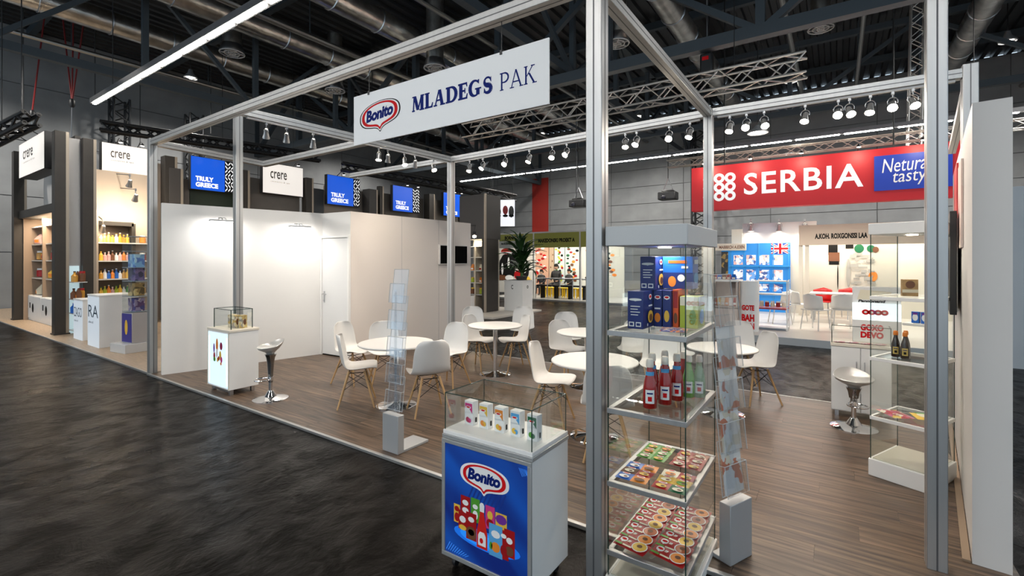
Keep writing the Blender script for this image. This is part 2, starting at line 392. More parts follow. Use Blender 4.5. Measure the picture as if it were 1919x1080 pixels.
profile_beam((A_[0]+.05, A_[1]), (B_[0], B_[1])); profile_beam(B_, C_)
profile_beam((B_[0], B_[1]+h2), (E_[0], E_[1]-.05)); profile_beam((C_[0], C_[1]+h2), (F_[0], F_[1]-.05))
profile_beam((E_[0]+.05, E_[1]), (F_[0]-.05, F_[1])); profile_beam((F_[0]+.05, F_[1]), (G_[0]-.055, G_[1]))
profile_beam((A_[0], A_[1]+.05), (H_[0], H_[1]+h2)); profile_beam((H_[0]+h2, H_[1]), (I_[0]-h2, I_[1])); profile_beam(J_, (E_[0]-.05, E_[1]))
profile_beam((G_[0]+.02, G_[1]+.055), (G_[0]+.5, G_[1]+4.2)); profile_beam((xc, 2.333+.045), (xc, 2.75-h2), FT); profile_beam((xc+.045, 2.34), (xd-.045, 3.44), FT)
# ------------------------------------------------------------------ hanging company sign
sg = thing('hanging_sign', 'white hanging sign reading MLADEGS PAK with the red Bonito bubble', 'sign', (-2.61, 2.75, 2.745))
sx0, sx1, sz0, sz1 = -3.64, -1.587, 2.745, 3.19
MB().box(sx0-base.x*0+2.61, sx1+2.61, -.006, .006, 0, sz1-sz0).build('sign_board', SIGNW, sg, bevel=.002)
for px in (-3.43, -1.98):
    MB().tube([(px+2.61, 0, sz1-sz0-.015), (px+2.61, 0, FT-FW-sz0+.003)], .003, 6).box(px+2.61-.01, px+2.61+.01, -.012, .012, sz1-sz0-.02, sz1-sz0+.012).build('hanger_wire', BLACK, sg)
SF = frame((0, -.006, 0), (1,0,0), (0,0,1)); SF = (SF[0], SF[1], SF[2], Vector((0,-1,0)))
LOFF = -3.64+2.61
def logo(fr, cx, cy, sx, sy, parent, ang=0.0, off=.001, shadow=True):
    if shadow: flat('logo_outline', bubble(sx, sy, cx, cy, ang, 1.06), fr, BLK if shadow == 'dark' else PUREW, parent, off, .0006)
    flat('logo_white', bubble(sx, sy, cx, cy, ang, 1.0), fr, PUREW, parent, off+.0007, .0006)
    flat('logo_red_band', bubble(sx, sy, cx, cy, ang, .93), fr, REDL, parent, off+.0014, .0006)
    flat('logo_field', bubble(sx, sy, cx, cy, ang, .78), fr, PUREW, parent, off+.0021, .0006)
    letters('Bonito', fr, cx, cy+.20*sy, sx*1.42, sy*.82, BLUEN, parent, 'logo_lettering', .05, .18, off+.0035, .97, ang)
logo(SF, LOFF+.355, .212, .25, .128, sg, math.radians(4), .001, 'dark')
# serif capitals drawn stroke by stroke (unit height 10)
def strokes(ch, heavy):
    S, T = (2.9, 1.15) if heavy else (1.25, .72); sr = .9 if heavy else .55; Q = []
    def par(x0, y0, x1, y1, w): Q.append([(x0, y0), (x0+w, y0), (x1+w, y1), (x1, y1)])
    def rc(x0, x1, y0, y1): Q.append([(x0, y0), (x1, y0), (x1, y1), (x0, y1)])
    def path(pts):
        for (x0, y0, w0), (x1, y1, w1) in zip(pts, pts[1:]):
            d = Vector((x1-x0, y1-y0)); d.normalize(); n = Vector((-d.y, d.x)); e = d*.06
            Q.append([(x0-n.x*w0/2-e.x, y0-n.y*w0/2-e.y), (x1-n.x*w1/2+e.x, y1-n.y*w1/2+e.y), (x1+n.x*w1/2+e.x, y1+n.y*w1/2+e.y), (x0+n.x*w0/2-e.x, y0+n.y*w0/2-e.y)])
    ov = .9 if heavy else .7
    if ch == 'M':
        par(.8, 0, 1.6, 10, T); par(1.2, 10, 4.6, .6, S); par(9.0, 10, 5.6, .6, T*1.1); par(8.6, 0, 8.6, 10, S)
        rc(0, 2.9, 0, sr); rc(.3, 3.6, 10-sr, 10); rc(7.7, 12.3, 0, sr); rc(8.9, 12.3, 10-sr, 10); return Q, 12.3
    if ch == 'L':
        rc(.9, .9+S, 0, 10); rc(0, S+1.8, 10-sr, 10); rc(0, 7.6, 0, sr*1.25); Q.append([(6.1, sr), (7.6, sr), (8.0, 3.3), (7.3, 3.3)]); return Q, 8
    if ch == 'A':
        par(.9, 0, 4.6, 10, T); par(9.8-S, 0, 4.3, 10, S*.95); rc(2.4, 7.6, 3.0, 3.0+T*.9); rc(0, 3.4, 0, sr); rc(9.2-S, 11, 0, sr); return Q, 11
    if ch == 'D':
        rc(.9, .9+S, 0, 10); rc(0, 4.8, 0, T); rc(0, 4.8, 10-T, 10)
        path([(4.6+ (4.6 if heavy else 4.2)*math.sin(a), 5-4.45*math.cos(a), T+(S-T)*math.sin(a)**1.5) for a in [math.pi*i/14 for i in range(15)]]); return Q, 10.6
    if ch == 'E':
        rc(.9, .9+S, 0, 10); rc(0, 8, 0, T); rc(0, 7.8, 10-T, 10); rc(2, 6, 4.6, 4.6+T); rc(5.5, 6.3, 3.5, 6.7)
        Q.append([(6.6, T*.8), (8, T*.8), (8.3, 3.2), (7.6, 3.2)]); Q.append([(6.6, 10-T*.8), (7.4, 7.3), (8.0, 7.3), (7.8, 10-T*.8)]); return Q, 8.6
    if ch == 'G':
        pts = [(5.2+4.0*math.cos(a), 5+4.5*math.sin(a), T+(S-T)*max(0, -math.cos(a))**1.2) for a in [math.radians(48+(332-48)*i/20) for i in range(21)]]
        path(pts); rc(6.4, 6.4+S*.95, .8, 4.6); rc(5.4, 10.6, 4.0, 4.0+sr); Q.append([(7.0, 8.6), (8.6, 7.0), (8.9, 9.6), (8.2, 9.9)]); return Q, 10.9
    if ch == 'S':
        pts = []
        for i in range(13): a = math.radians(38+(262-38)*i/12); pts.append((4.3+2.6*math.cos(a), 7.15+2.25*math.sin(a), T+(S-T)*max(0, (i-5)/7)))
        for i in range(1, 14): a = math.radians(82-(82+142)*i/13); pts.append((4.2+2.8*math.cos(a), 2.75+2.2*math.sin(a), S-(S-T)*max(0, (i-5)/8)))
        path(pts); Q.append([(5.9, 8.2), (6.9, 6.6), (7.2, 6.6), (7.2, 9.6)]); Q.append([(1.2, .5), (1.5, 3.4), (1.9, 3.4), (2.8, 1.6)]); return Q, 8.4
    if ch == 'P':
        rc(.9, .9+S, 0, 10); rc(0, 3, 0, sr); rc(0, 3.5, 10-T, 10); rc(1.5, 3.5, 4.1, 4.1+T)
        path([(3.4+3.6*math.sin(a), 7.05+2.65*math.cos(a), T+(S-T)*math.sin(a)) for a in [math.pi*i/12 for i in range(13)]]); return Q, 7.8
    if ch == 'K':
        rc(.9, .9+S, 0, 10); rc(0, 2.8, 0, sr); rc(0, 2.8, 10-sr, 10); par(1.8, 4.4, 6.6, 10, T); par(7.4, 0, 3.2, 6.0, S*1.15); rc(5.4, 8.4, 10-sr, 10); rc(6.6, 10, 0, sr); return Q, 9.6
    return Q, 4
def serif_word(word, x0, x1, y0, y1, heavy, fr, m, parent, name, bold_gap=.9):
    parts = []; x = 0
    for ch in word:
        q, w = strokes(ch, heavy); parts.append((q, x)); x += w+bold_gap
    k = (x1-x0)/(x-bold_gap); ky = (y1-y0)/10
    for (q, ox), ch in zip(parts, word):
        mb = MB()
        for j, poly in enumerate(q): mb.plate([(x0+(a+ox)*k, y0+b*ky) for a, b in poly], fr, .0008, 0, .001+j*.00002)
        mb.build('letter', m, parent, smooth=0)
serif_word('MLADEGS', LOFF+.757, LOFF+1.585, .172, .297, True, SF, BLUEN, sg, 'letter', .55)
serif_word('PAK', LOFF+1.65, LOFF+1.955, .166, .292, False, SF, BLUEN, sg, 'letter', .5)
# ------------------------------------------------------------------ linear hall lights (two hang in view; two unseen ones are added for front light)
STRIPM = mat('strip_diffuser', (1,1,1), .5, emit=(1,.95,.88), es=STRIP_E)
def strip(name, label, x0, x1, y, z, n, seg=True, w=.055):
    t = thing(name, label, 'light strip', ((x0+x1)/2, y, z)); L = x1-x0
    MB().box(-L/2, L/2, -.075, .075, .0, .12).build('housing', mat('strip_housing', (.16,.16,.165), .4, .4), t, smooth=0)
    k = n; sl = L/k
    sh = None
    for i in range(k):
        if sh is None:
            o = MB().box(-sl/2+.06, sl/2-.06, -w/2, w/2, -.018, -.001).build('diffuser', STRIPM, t, smooth=0); sh = o.data
        else:
            o = bpy.data.objects.new('diffuser', sh); COL.objects.link(o); o.parent = t
        o.location = (-L/2+sl*(i+.5), 0, 0)
    for i in (-1, 1):
        MB().tube([(i*L*.42, 0, .12), (i*L*.42, 0, 10.1-z)], .008, 6).build('hanger', BLACK, t)
    return t
strip('strip_light', 'long diagonal LED strip hanging over the left front of the booth', -14.9, 2.0, 3.72, 5.5, 17)
strip('strip_light', 'thin LED strip running across the hall behind the red banner', -15.2, 6.5, 17.6, 5.55, 17, w=.06)
strip('strip_light', 'LED strip over the aisle in front of the booth, out of frame', -15.5, 2.0, -2.2, 5.5, 17)  # unseen strip, added to brighten the faces towards the aisle
strip('strip_light', 'LED strip farther down the aisle behind the camera, out of frame', -15.5, 2.0, -7.5, 5.5, 17)  # second unseen strip, added behind the camera as fill light
# ------------------------------------------------------------------ roof trusses of dark steel
def truss(label, a, b, z0, z1, nb, w=.16, name='roof_truss', phase=0):
    a, b = Vector((*a, 0)), Vector((*b, 0)); d = (b-a).normalized(); L = (b-a).length; t = thing(name, label, 'truss', ((a.x+b.x)/2, (a.y+b.y)/2, z0)); o = Vector(t.location)
    MB().bar(a+Vector((0,0,z0))-o, b+Vector((0,0,z0))-o, w, w*1.1).build('bottom_chord', DARKST, t, smooth=0)
    MB().bar(a+Vector((0,0,z1))-o, b+Vector((0,0,z1))-o, w, w).build('top_chord', DARKST, t, smooth=0)
    for i in range(nb+1):
        p = a+d*(L*i/nb); MB().bar(p+Vector((0,0,z0))-o, p+Vector((0,0,z1))-o, w*.75).build('web_post', DARKST, t, smooth=0)
        if i < nb:
            q = a+d*(L*(i+1)/nb); up = (i+phase) % 2
            MB().bar((p+Vector((0,0,z1 if up else z0)))-o, q+Vector((0,0,z0 if up else z1))-o, w*.6).build('web_diagonal', DARKST, t, smooth=0)
    return t
truss('dark steel roof truss running along the left hall wall above the brown booths', (-16.0, -1.0), (-16.0, 26.5), 6.72, 9.7, 9, .19, phase=1)
truss('dark steel roof truss crossing the hall behind the booth above the lattice girder', (-24, 12.3), (9.8, 12.3), 7.0, 9.7, 9, .26)
truss('dark steel roof truss over the middle of the hall receding to the back wall', (-6.6, 6.0), (-6.6, 26.5), 7.3, 9.7, 6, .2)
truss('faint dark roof truss far back near the rear cladding', (-24, 20.5), (9.8, 20.5), 7.2, 9.7, 9, .2)
pur = 0
for yy in (4.2, 8.2, 16.4, 24.2):
    tag(MB().box(-23.9, 9.9, yy-.09, yy+.09, 9.72, 9.97).build('purlin', DARKST, smooth=0), 'dark roof purlin under the black deck, %s from the front' % ORD[pur], 'beam', 'roof purlins'); pur += 1
# silver ventilation ducts along the hall
DUCT = mat('duct_foil', (.62,.60,.56), .28, .95, noise=.25, nscale=3, bump=.6, bscale=5)
def duct(label, x, z, y0, y1, r):
    t = thing('ventilation_duct', label, 'duct', (x, (y0+y1)/2, z)); L = (y1-y0)
    MB().tube([(0, -L/2+L*i/30, 0) for i in range(31)], [r*(1+.012*math.sin(i*2.3)) for i in range(31)], 16).build('duct_pipe', DUCT, t)
    for i in range(int(L/1.6)):
        y = -L/2+.8+1.6*i
        MB().tube([(r*1.02*math.cos(a), y, r*1.02*math.sin(a)) for a in [2*math.pi*j/16 for j in range(16)]], .025, 6, closed=True).build('duct_clamp', STEEL, t)
    return t
duct('silver air duct nearest the left hall wall, highest at the left', -18.4, 9.0, 1.0, 26.0, .34)
duct('silver air duct above the diagonal strip light', -15.0, 9.05, 3.0, 26.0, .36)
duct('silver air duct passing over the white hanging sign', -11.6, 9.05, 4.0, 26.0, .36)
duct('silver air duct above the tall front post on the right', -4.0, 9.0, 7.0, 26.0, .34)
duct('silver air duct in the far right of the roof', 3.5, 9.0, 7.0, 26.0, .34)
for i, (x, z, r) in enumerate(((-20.2, 8.5, .07), (-13.4, 8.6, .09), (-9.0, 8.5, .07), (-1.2, 8.6, .08), (.6, 8.4, .06), (6.0, 8.6, .09))):
    t = thing('ceiling_pipe', 'thin silver pipe under the roof, %s from the left hall wall' % ORD[i], 'pipe', (x, 14.5, z), 0, 'thin roof pipes')
    MB().tube([(0, -11.5, 0), (0, 12.3, 0)], r, 10).build('pipe_run', mat('pipe_metal', (.40,.40,.38), .3, .9), t)
    for k in range(6): MB().bar((0, -10+4*k, r), (0, -10+4*k, 10.1-z), .03).build('pipe_hanger', DARKST, t, smooth=0)
def diffuser(label, p, r=.36, top=10.1):
    t = thing('air_diffuser', label, 'air diffuser', p)
    MB().lathe([(r*.8,.25),(r*.8,top-p[2])], 16).build('duct_neck', DUCT, t)
    MB().lathe([(r,.0),(r*1.02,.06),(r*.8,.28)], 20, cap=False).build('diffuser_cone', STEEL, t)
    g = MB()
    for q in (1, .62, .3): g.tube([(r*q*math.cos(a), r*q*math.sin(a), 0) for a in [2*math.pi*j/18 for j in range(18)]], .022, 6, closed=True)
    for j in range(6): g.bar((0,0,0), (r*math.cos(j*math.pi/3), r*math.sin(j*math.pi/3), 0), .03)
    g.build('round_grille', mat('grille_white', (.62,.62,.62), .4, .3), t)
    return t
diffuser('round air diffuser hanging beside the diagonal strip light', atd(435, 100, 15.5))
diffuser('round air diffuser hanging just right of the tall front post', atd(1156, 82, 13.5), .34)
diffuser('round air diffuser behind the white hanging sign', atd(815, 128, 15.0), .34)
diffuser('round air diffuser high above the red banner', atd(1538, 54, 14.5), .34)
diffuser('round air diffuser partly hidden behind the front top beam at upper left', atd(628, 170, 17.5), .34)
# ------------------------------------------------------------------ suspended aluminium lattice girders
LAT = mat('lattice_aluminium', (.62,.60,.57), .35, .8)
def lattice(label, a, b, w, h, nb, m, name='lattice_truss', r=.03, wires=True, top=10.1, ks=(.15, .85)):
    a, b = Vector(a), Vector(b); d = (b-a).normalized(); L = (b-a).length; s = d.cross(Vector((0,0,1)))
    if s.length < .1: s = Vector((1,0,0))
    s.normalize(); u = s.cross(d).normalized(); c = (a+b)/2; t = thing(name, label, 'truss', c)
    cs = [s*(i*w/2)+u*(j*h/2) for i, j in ((-1,-1),(1,-1),(1,1),(-1,1))]
    for q in cs: MB().tube([a+q-c, b+q-c], r, 8).build('chord', m, t)
    for f in range(4):
        z = MB(); q0, q1 = cs[f], cs[(f+1) % 4]
        for i in range(nb): z.tube([a+d*(L*i/nb)+(q0 if i % 2 else q1)-c, a+d*(L*(i+1)/nb)+(q1 if i % 2 else q0)-c], r*.55, 6)
        z.build('lacing', m, t)
    if wires:
        for k in ks:
            p = a+d*(L*k); MB().tube([p+u*(h/2)-c, Vector((p.x, p.y, top))-c], .01, 6).build('hoist_chain', BLACK, t)
    return t
l0, l1 = atd(872, 252, 15.3), atd(1512, 128, 10.1)
l0.z = l1.z = 5.85; l0.y = l1.y = 11.8
lattice('silver lattice girder hanging across the hall behind the booth', l0, l1, .42, .42, 22, LAT)
ll = lattice('silver lattice girder at the far upper right of the roof', (1.7, 8.7, 6.6), (5.5, 8.7, 6.6), .4, .4, 9, LAT)
lattice('black lighting truss above the left brown booth fronts', atd(188, 236, 14.6), atd(600, 296, 18.2), .25, .25, 24, BLACK, r=.05, ks=(.5, .85))
lattice('short black lighting truss at the left edge above the first lit sign', atd(-30, 268, 10.3), atd(60, 222, 9.3), .22, .22, 7, BLACK, r=.045, ks=(.4, .8))
lattice('black truss with spotlights above the last blue signs', atd(640, 312, 17.5), atd(965, 372, 21.0), .25, .25, 20, BLACK, r=.05)
lattice('thin silver lattice girder directly above the red banner', (-4.6, 15.7, 4.85), (4.0, 15.7, 4.85), .22, .22, 26, LAT, r=.02)
for i, (px, d) in enumerate(((224, 18.5), (364, 20.5))):
    p = atd(px, 400, d)
    lattice('dark lattice tower against the left hall wall, %s' % ('left one' if i == 0 else 'right one under the truss'), (p.x, p.y, 0), (p.x, p.y, 8.0), .5, .5, 26, mat('tower_steel', (.03,.032,.035), .45, .4), 'lattice_tower', .045, False)
p = atd(1663, 400, 24.0); lattice('lattice tower behind the red banner at the back wall', (p.x, p.y, 0), (p.x, p.y, 9.4), .75, .75, 22, LAT, 'lattice_tower', .06, False)
p = atd(1313, 400, 24.5); lattice('dark lattice tower left of the red banner at the back wall', (p.x, p.y, 0), (p.x, p.y, 9.4), .7, .7, 22, mat('tower_steel', (.03,.032,.035), .45, .4), 'lattice_tower', .06, False)
p = atd(1712, 100, 14.0); lattice('narrow lattice mast hanging beside the right front post', (p.x, p.y, 4.6), (p.x+.1, p.y, 9.6), .3, .3, 20, LAT, 'lattice_mast', .025, False)
# red straps and chain hoists
RSTRAP = mat('red_strap', (.22,.012,.012), .6)
def hoist(label, apex, tops, hook):
    t = thing('hoist_sling', label, 'sling', apex)
    for q in tops: v = Vector(q)-Vector(apex); v = v*((10.1-apex[2])/v.z); MB().tube([(0,0,0), v], .022, 6).build('strap', RSTRAP, t)
    MB().lathe([(.05,-.16),(.08,-.1),(.08,.06),(.04,.12)], 10).build('hook_block', BLACK, t)
    MB().tube([(0,0,-.14), Vector(hook)-Vector(apex)], .014, 6).build('chain', STEEL, t)
    return t
D = 15.5
ap = atd(135, 192, D); hoist('three red slings meeting at a hook above the left brown booth', ap, [atd(px, py, D) for px, py in ((120,54),(137,58),(154,62))], atd(134, 262, D))
ap = atd(60, 213, D); hoist('single red sling at the far left beside the short black truss', ap, [atd(73, 112, D)], atd(57, 250, D))
for i, (px, y0, y1, d) in enumerate(((43, 96, 212, 15.0), (178, 62, 192, 17.0), (395, 165, 250, 20.0), (1080/1.0, 20, 372, 18.0))):
    a, b = atd(px, y0, d), atd(px, y1, d); a.z = 10.1
    tag(MB().tube([a-b, (0,0,0)], .018, 6).build('hanging_chain', mat('chain_grey', (.12,.12,.12), .4, .6), loc=b), ['thin chain hanging at the far left edge','thin chain hanging left of the diagonal strip light','thin chain in front of the right lattice tower','long chain holding the black box left of the tall front post'][i], 'chain')
# black machines hanging on cables
def hung_box(label, p, w, kind):
    t = thing('hanging_projector' if kind else 'chain_hoist_motor', label, 'hanging device', p)
    if kind:
        MB().box(-w, w, -w*.7, w*.7, -w*.55, w*.35).box(-w*.7, w*.7, -w*.5, w*.5, w*.35, w*.55).build('case', BLACK, t, bevel=.05)
        MB().lathe([(w*.25,0),(w*.25,w*.2),(w*.18,w*.24)], 12, (0,0,0)).build('lens_barrel', mat('lens_dark', (.02,.02,.03), .1), t, loc=(-w*.3,-w*.7,-.1), rot=(math.pi/2,0,0))
        MB().tube([(-w*.6,0,w*.5),(0,0,w*1.9)], .015, 6).build('cable', STEEL, t); MB().tube([(w*.6,0,w*.5),(0,0,w*1.9)], .015, 6).build('cable', STEEL, t)
        MB().tube([(0,0,w*1.9),(0,0,10.1-p.z)], .015, 6).build('chain', BLACK, t)
    else:
        MB().box(-w*.5, w*.5, -w*.4, w*.4, -w, w*.9).build('motor_body', BLACK, t, bevel=.04)
        MB().tube([(0,0,w*.9),(0,0,10.1-p.z)], .02, 6).build('chain', STEEL, t)
        MB().tube([(-w*.2,0,-w),(-w*.25,0,-w*2.2)], .03, 6).build('chain_bag', BLACK, t)
        MB().box(-w*.3, w*.2, -w*.42, -w*.38, w*.3, w*.6).build('warning_tag', REDL, t, smooth=0)
    return t
hung_box('black projector hanging beside the red wall stripe', atd(1084, 380, 21.0), .36, True)
hung_box('black projector hanging left of the red banner', atd(1252, 366, 19.5), .36, True)
hung_box('black chain hoist motor hanging above the silver lattice girder', atd(1325, 122, 11.8), .3, False)
pl = thing('pendant_lamp', 'single round pendant lamp hanging in front of the red banner', 'lamp', atd(1420, 250, 13.0))
MB().lathe([(.26,0),(.25,.04),(.1,.16),(.05,.22)], 18, cap=False).build('lamp_shade', GREYP, pl); MB().lathe([(.2,.02),(.2,.03)], 16).build('lamp_disc', LITSOFT, pl); MB().tube([(0,0,.2),(0,0,10.1-pl.location.z)], .01, 6).build('cord', BLACK, pl)
# ------------------------------------------------------------------ booth spotlights
SPB = mat('spot_body_silver', (.42,.42,.42), .3, .8)
def make_spot(loc, label, aim, power=SPOT_W, group='booth spotlights', size=1.0, angle=95, col=(1,.88,.74), drop=.03, arm=None):
    t = thing('spotlight', label, 'spotlight', loc, 0, group); s = size
    d = (Vector(aim)-Vector(loc)); d.normalize(); q = (-d).to_track_quat('Z', 'Y')
    MB().box(-.012*s, .012*s, -.012*s, .012*s, -.02*s, drop).tube([(0,0,-.02*s),(0,0,-.05*s)], .006*s, 6).build('mount', SPB, t)
    if arm: MB().tube([(0,0,0), arm], .012, 6).build('bracket_arm', BLACK, t)
    piv = Vector((0,0,-.125*s))
    arc = [Vector((.042*s*math.sin(a), 0, -.095*s+.045*s*math.cos(a))) for a in [math.radians(-110+220*i/10) for i in range(11)]]
    MB().tube(arc, .0045*s, 6).build('yoke', SPB, t)
    b = MB().lathe([(.018*s,.055*s),(.026*s,.045*s),(.028*s,0),(.042*s,-.055*s),(.043*s,-.062*s)], 14, cap=False).build('lamp_head', SPB, t, loc=piv); b.rotation_mode = 'QUATERNION'; b.rotation_quaternion = q
    MB().lathe([(.002,-.050*s),(.039*s,-.054*s)], 14, cap=False).build('lens', LIT, b)
    if power:
        L = bpy.data.lights.new('spot_lamp', 'SPOT'); L.energy = power; L.color = col; L.spot_size = math.radians(angle); L.spot_blend = .8; L.shadow_soft_size = .035
        lo = bpy.data.objects.new('spot_lamp', L); COL.objects.link(lo); lo.parent = b; lo.location = (0, 0, -.07*s)
    return t
BZ = FT-FW
def on_beam(a, b, px):
    # where the sight line through picture column px crosses the beam a-b (plan view)
    r = (px-CXP)/FPX; dx, dy = r*CY_-SY_, r*SY_+CY_
    ex, ey = b[0]-a[0], b[1]-a[1]; det = dx*(-ey)-dy*(-ex); k = (a[0]*(-ey)-a[1]*(-ex))/det
    return Vector((dx*k, dy*k, BZ-.03))
n = 0
for px in (499, 537, 587):
    p = on_beam(B_, E_, px); make_spot(p, 'small silver spotlight, %s from the left, on the left cross beam' % ORD[n], (-7.4, p.y+.8, .3), SPOT_W*.85); n += 1
n = 0
for px in (710, 727, 758, 778, 812):
    p = on_beam(B_, E_, px); make_spot(p, 'small silver spotlight, %s right of the hanging sign corner, left cross beam' % ORD[n], ((-6.9, p.y+.9, .9) if n % 2 else (-5.2+n*.4, p.y-.6, .2)), SPOT_W*.9); n += 1
n = 0
for px in (880, 905, 947, 992, 1035, 1062, 1172, 1193, 1254, 1293):
    p = on_beam(E_, F_, px); make_spot(p, 'silver spotlight, %s from the left, on the rear beam left of the rear post' % ORD[n], (p.x+(-.6 if n % 2 else .4), p.y-(1.4, 2.4, 3.6)[n % 3], .2), SPOT_W*.95); n += 1
n = 0
for px in (1368, 1399, 1432, 1509, 1571, 1592, 1631, 1673, 1711):
    p = on_beam(F_, G_, px); make_spot(p, 'silver spotlight, %s from the left, on the rear beam above the red banner' % ORD[n], (p.x+(.9 if n % 3 == 2 else -.4), p.y-(1.5, 3.6, 2.4)[n % 3], .2), SPOT_W*.85); n += 1
for a, b, lab in ((E_, F_, 'white cable rail under the rear beam behind the round tables'), (F_, G_, 'white cable rail under the rear beam above the red banner'), (B_, E_, 'white cable rail under the left cross beam')):
    a, b = Vector((*a, BZ-.012)), Vector((*b, BZ-.012)); d = (b-a).normalized(); c = (a+b)/2
    tag(MB().bar(a+d*.1-c, b-d*.1-c, .034, .022).build('light_rail', WHITEP, loc=c, smooth=0), lab, 'rail')
# wall washing flood lamps on the left partition
wd = (WL1-WL0).normalized(); wn = Vector((wd.y, -wd.x, 0))
for px, py, lab in ((417, 414, 'slim flood lamp on the left wall, half hidden by the second post'), (562, 425, 'slim flood lamp on the left wall near the door corner')):
    r = (px-CXP)/FPX; dx, dy = r*CY_-SY_, r*SY_+CY_; o = WL0+wn*.26
    k = (o.x*wd.y-o.y*wd.x)/(dx*wd.y-dy*wd.x); p = Vector((dx*k, dy*k, zat(py, k)))
    t = thing('wall_flood_lamp', lab, 'wall lamp', p, math.atan2(wd.y, wd.x), 'flood lamps on the left wall')
    MB().box(-.17, .17, -.05, .05, -.012, .014).build('lamp_housing', GREYP, t, bevel=.004)
    MB().tube([(0,0,.012),(0,.03,.05),(0,.26,.06)], .008, 8).tube([(-.06,0,.01),(-.03,.0,.05),(.03,0,.05),(.06,0,.01)], .006, 6).build('arm', STEEL, t)
    MB().box(-.155, .155, -.04, .04, -.016, -.0125).build('lamp_window', mat('flood_glow', (1,1,1), .5, emit=(1,.96,.9), es=12), t, smooth=0)
    L = bpy.data.lights.new('flood', 'AREA'); L.shape = 'RECTANGLE'; L.size = .3; L.size_y = .07; L.energy = 3.2; L.color = (1,.97,.93)
    lo = bpy.data.objects.new('flood', L); COL.objects.link(lo); lo.parent = t; lo.location = (0, .0, -.03); lo.rotation_euler = (math.radians(38), 0, 0)
# ------------------------------------------------------------------ chairs
OAK = mat('beech_leg', (.50,.30,.13), .45, noise=.25, nscale=6, stretch=(1,1,.15)); WIRE = mat('black_wire', (.02,.02,.02), .4, .5)
def make_chair():
    t = thing('shell_chair', 'white shell chair', 'chair')
    prof = [(.215,.418,.185),(.205,.432,.205),(.15,.440,.225),(.05,.428,.232),(-.05,.422,.230),(-.12,.435,.224),(-.165,.475,.215),(-.19,.54,.208),(-.205,.62,.205),(-.22,.70,.198),(-.232,.76,.182),(-.238,.80,.150),(-.240,.822,.095)]
    nu = 13; vs, fs = [], []
    for k, (y, z, hw) in enumerate(prof):
        back = max(0, min(1, (k-4)/3.0))
        for j in range(nu):
            s = -1+2*j/(nu-1); a = abs(s)
            vs.append((s*hw, y+back*.055*a**2.2, z+(1-back)*.030*a**3+(1-back)*.0*a))
    for k in range(len(prof)-1):
        for j in range(nu-1): i = k*nu+j; fs.append((i, i+1, i+nu+1, i+nu))
    o = MB().add(vs, fs).build('seat_shell', WHITEP, t)
    s = o.modifiers.new('s', 'SOLIDIFY'); s.thickness = .009; s.offset = 0; u = o.modifiers.new('u', 'SUBSURF'); u.levels = u.render_levels = 1; bake(o)
    for sx in (-1, 1):
        for sy in (-1, 1):
            MB().tube([(sx*.095, sy*.085-.01, .40), (sx*.20, sy*.20-.01, 0)], [.014, .0095], 10).build('leg', OAK, t)
    w = MB()
    def lp(sx, sy, z): k = (.40-z)/.40; return (sx*(.095+.105*k), sy*(.085+.115*k)-.01, z)
    for sx in (-1, 1):
        w.tube([lp(sx,-1,.36), lp(sx,1,.20)], .0035, 6); w.tube([lp(sx,1,.36), lp(sx,-1,.20)], .0035, 6); w.tube([lp(1,sx,.36), lp(-1,sx,.20)], .0035, 6); w.tube([lp(-1,sx,.36), lp(1,sx,.20)], .0035, 6)
        w.tube([lp(sx,-1,.385), lp(sx,1,.385)], .005, 6); w.tube([lp(1,sx,.385), lp(-1,sx,.385)], .005, 6)
    w.build('wire_brace', WIRE, t); 
    return t
chair0 = make_chair(); used = [False]
def chair(x, y, face, label, group='white shell chairs at the round tables'):
    # face: direction the sitter looks, degrees from +x
    c = chair0 if not used[0] else copy_tree(chair0); used[0] = True
    c.location = (x, y, PZ); c.rotation_euler = (0, 0, math.radians(face-90)); tag(c, label, 'chair', group); return c
def make_table(x, y, r, label, h=.73):
    t = thing('round_table', label, 'table', (x, y, PZ), 0, 'round white tables')
    MB().lathe([(r-.012,h-.024),(r,h-.016),(r,h-.006),(r-.008,h)], 48).build('tabletop', WHITEP, t)
    MB().lathe([(.032,.03),(.032,h-.05),(.09,h-.035),(.09,h-.025)], 20).build('column', CHROME, t)
    MB().lathe([(.23,0),(.23,.008),(.20,.018),(.08,.03),(.045,.05)], 36).build('base', CHROME, t); return t
T1 = gp(743, 642, .75); T2 = gp(928, 609, .75); T4 = gp(1114, 675, .75); T5 = gp(1353, 651, .75); T3 = gp(1100, 622, .75)
make_table(T1.x, T1.y, .43, 'round white table beside the clear brochure stand, nearest the left door')
make_table(T2.x, T2.y, .40, 'round white table at the rear centre beside the rear left post')
make_table(T3.x, T3.y, .40, 'round white table at the rear, half hidden by the tall front post')
make_table(T4.x, T4.y, .41, 'round white table in the middle, in front of the rear centre tables')
make_table(T5.x, T5.y, .36, 'round white table on the right beside the tall glass case with sauces')
def cdir(a, b): return math.degrees(math.atan2(b.y-a.y, b.x-a.x))
def cg(px, py, tgt, label, turn=0):
    p = gp(px, py, PZ); chair(p.x, p.y, cdir(p, tgt)+turn, label)
cg(671, 757, T1, 'white chair with wooden legs nearest the aisle on the left of the door-side table', 22)
cg(662, 716, T1, 'white chair behind the nearest one on the left of the door-side table', 28)
cg(722, 718, T1, 'white chair facing us from behind the door-side table')
cg(803, 771, T1, 'white chair seen from behind, right front of the door-side table', -38)
cg(842, 722, T1, 'white chair on the far right of the door-side table')
cg(897, 690, T2, 'front left white chair of the rear centre table', 25)
cg(889, 661, T2, 'back left white chair of the rear centre table')
cg(965, 691, T2, 'front right white chair of the rear centre table', -32)
cg(977, 661, T2, 'back right white chair of the rear centre table')
cg(1062, 712, T3, 'front white chair left of the half hidden rear table')
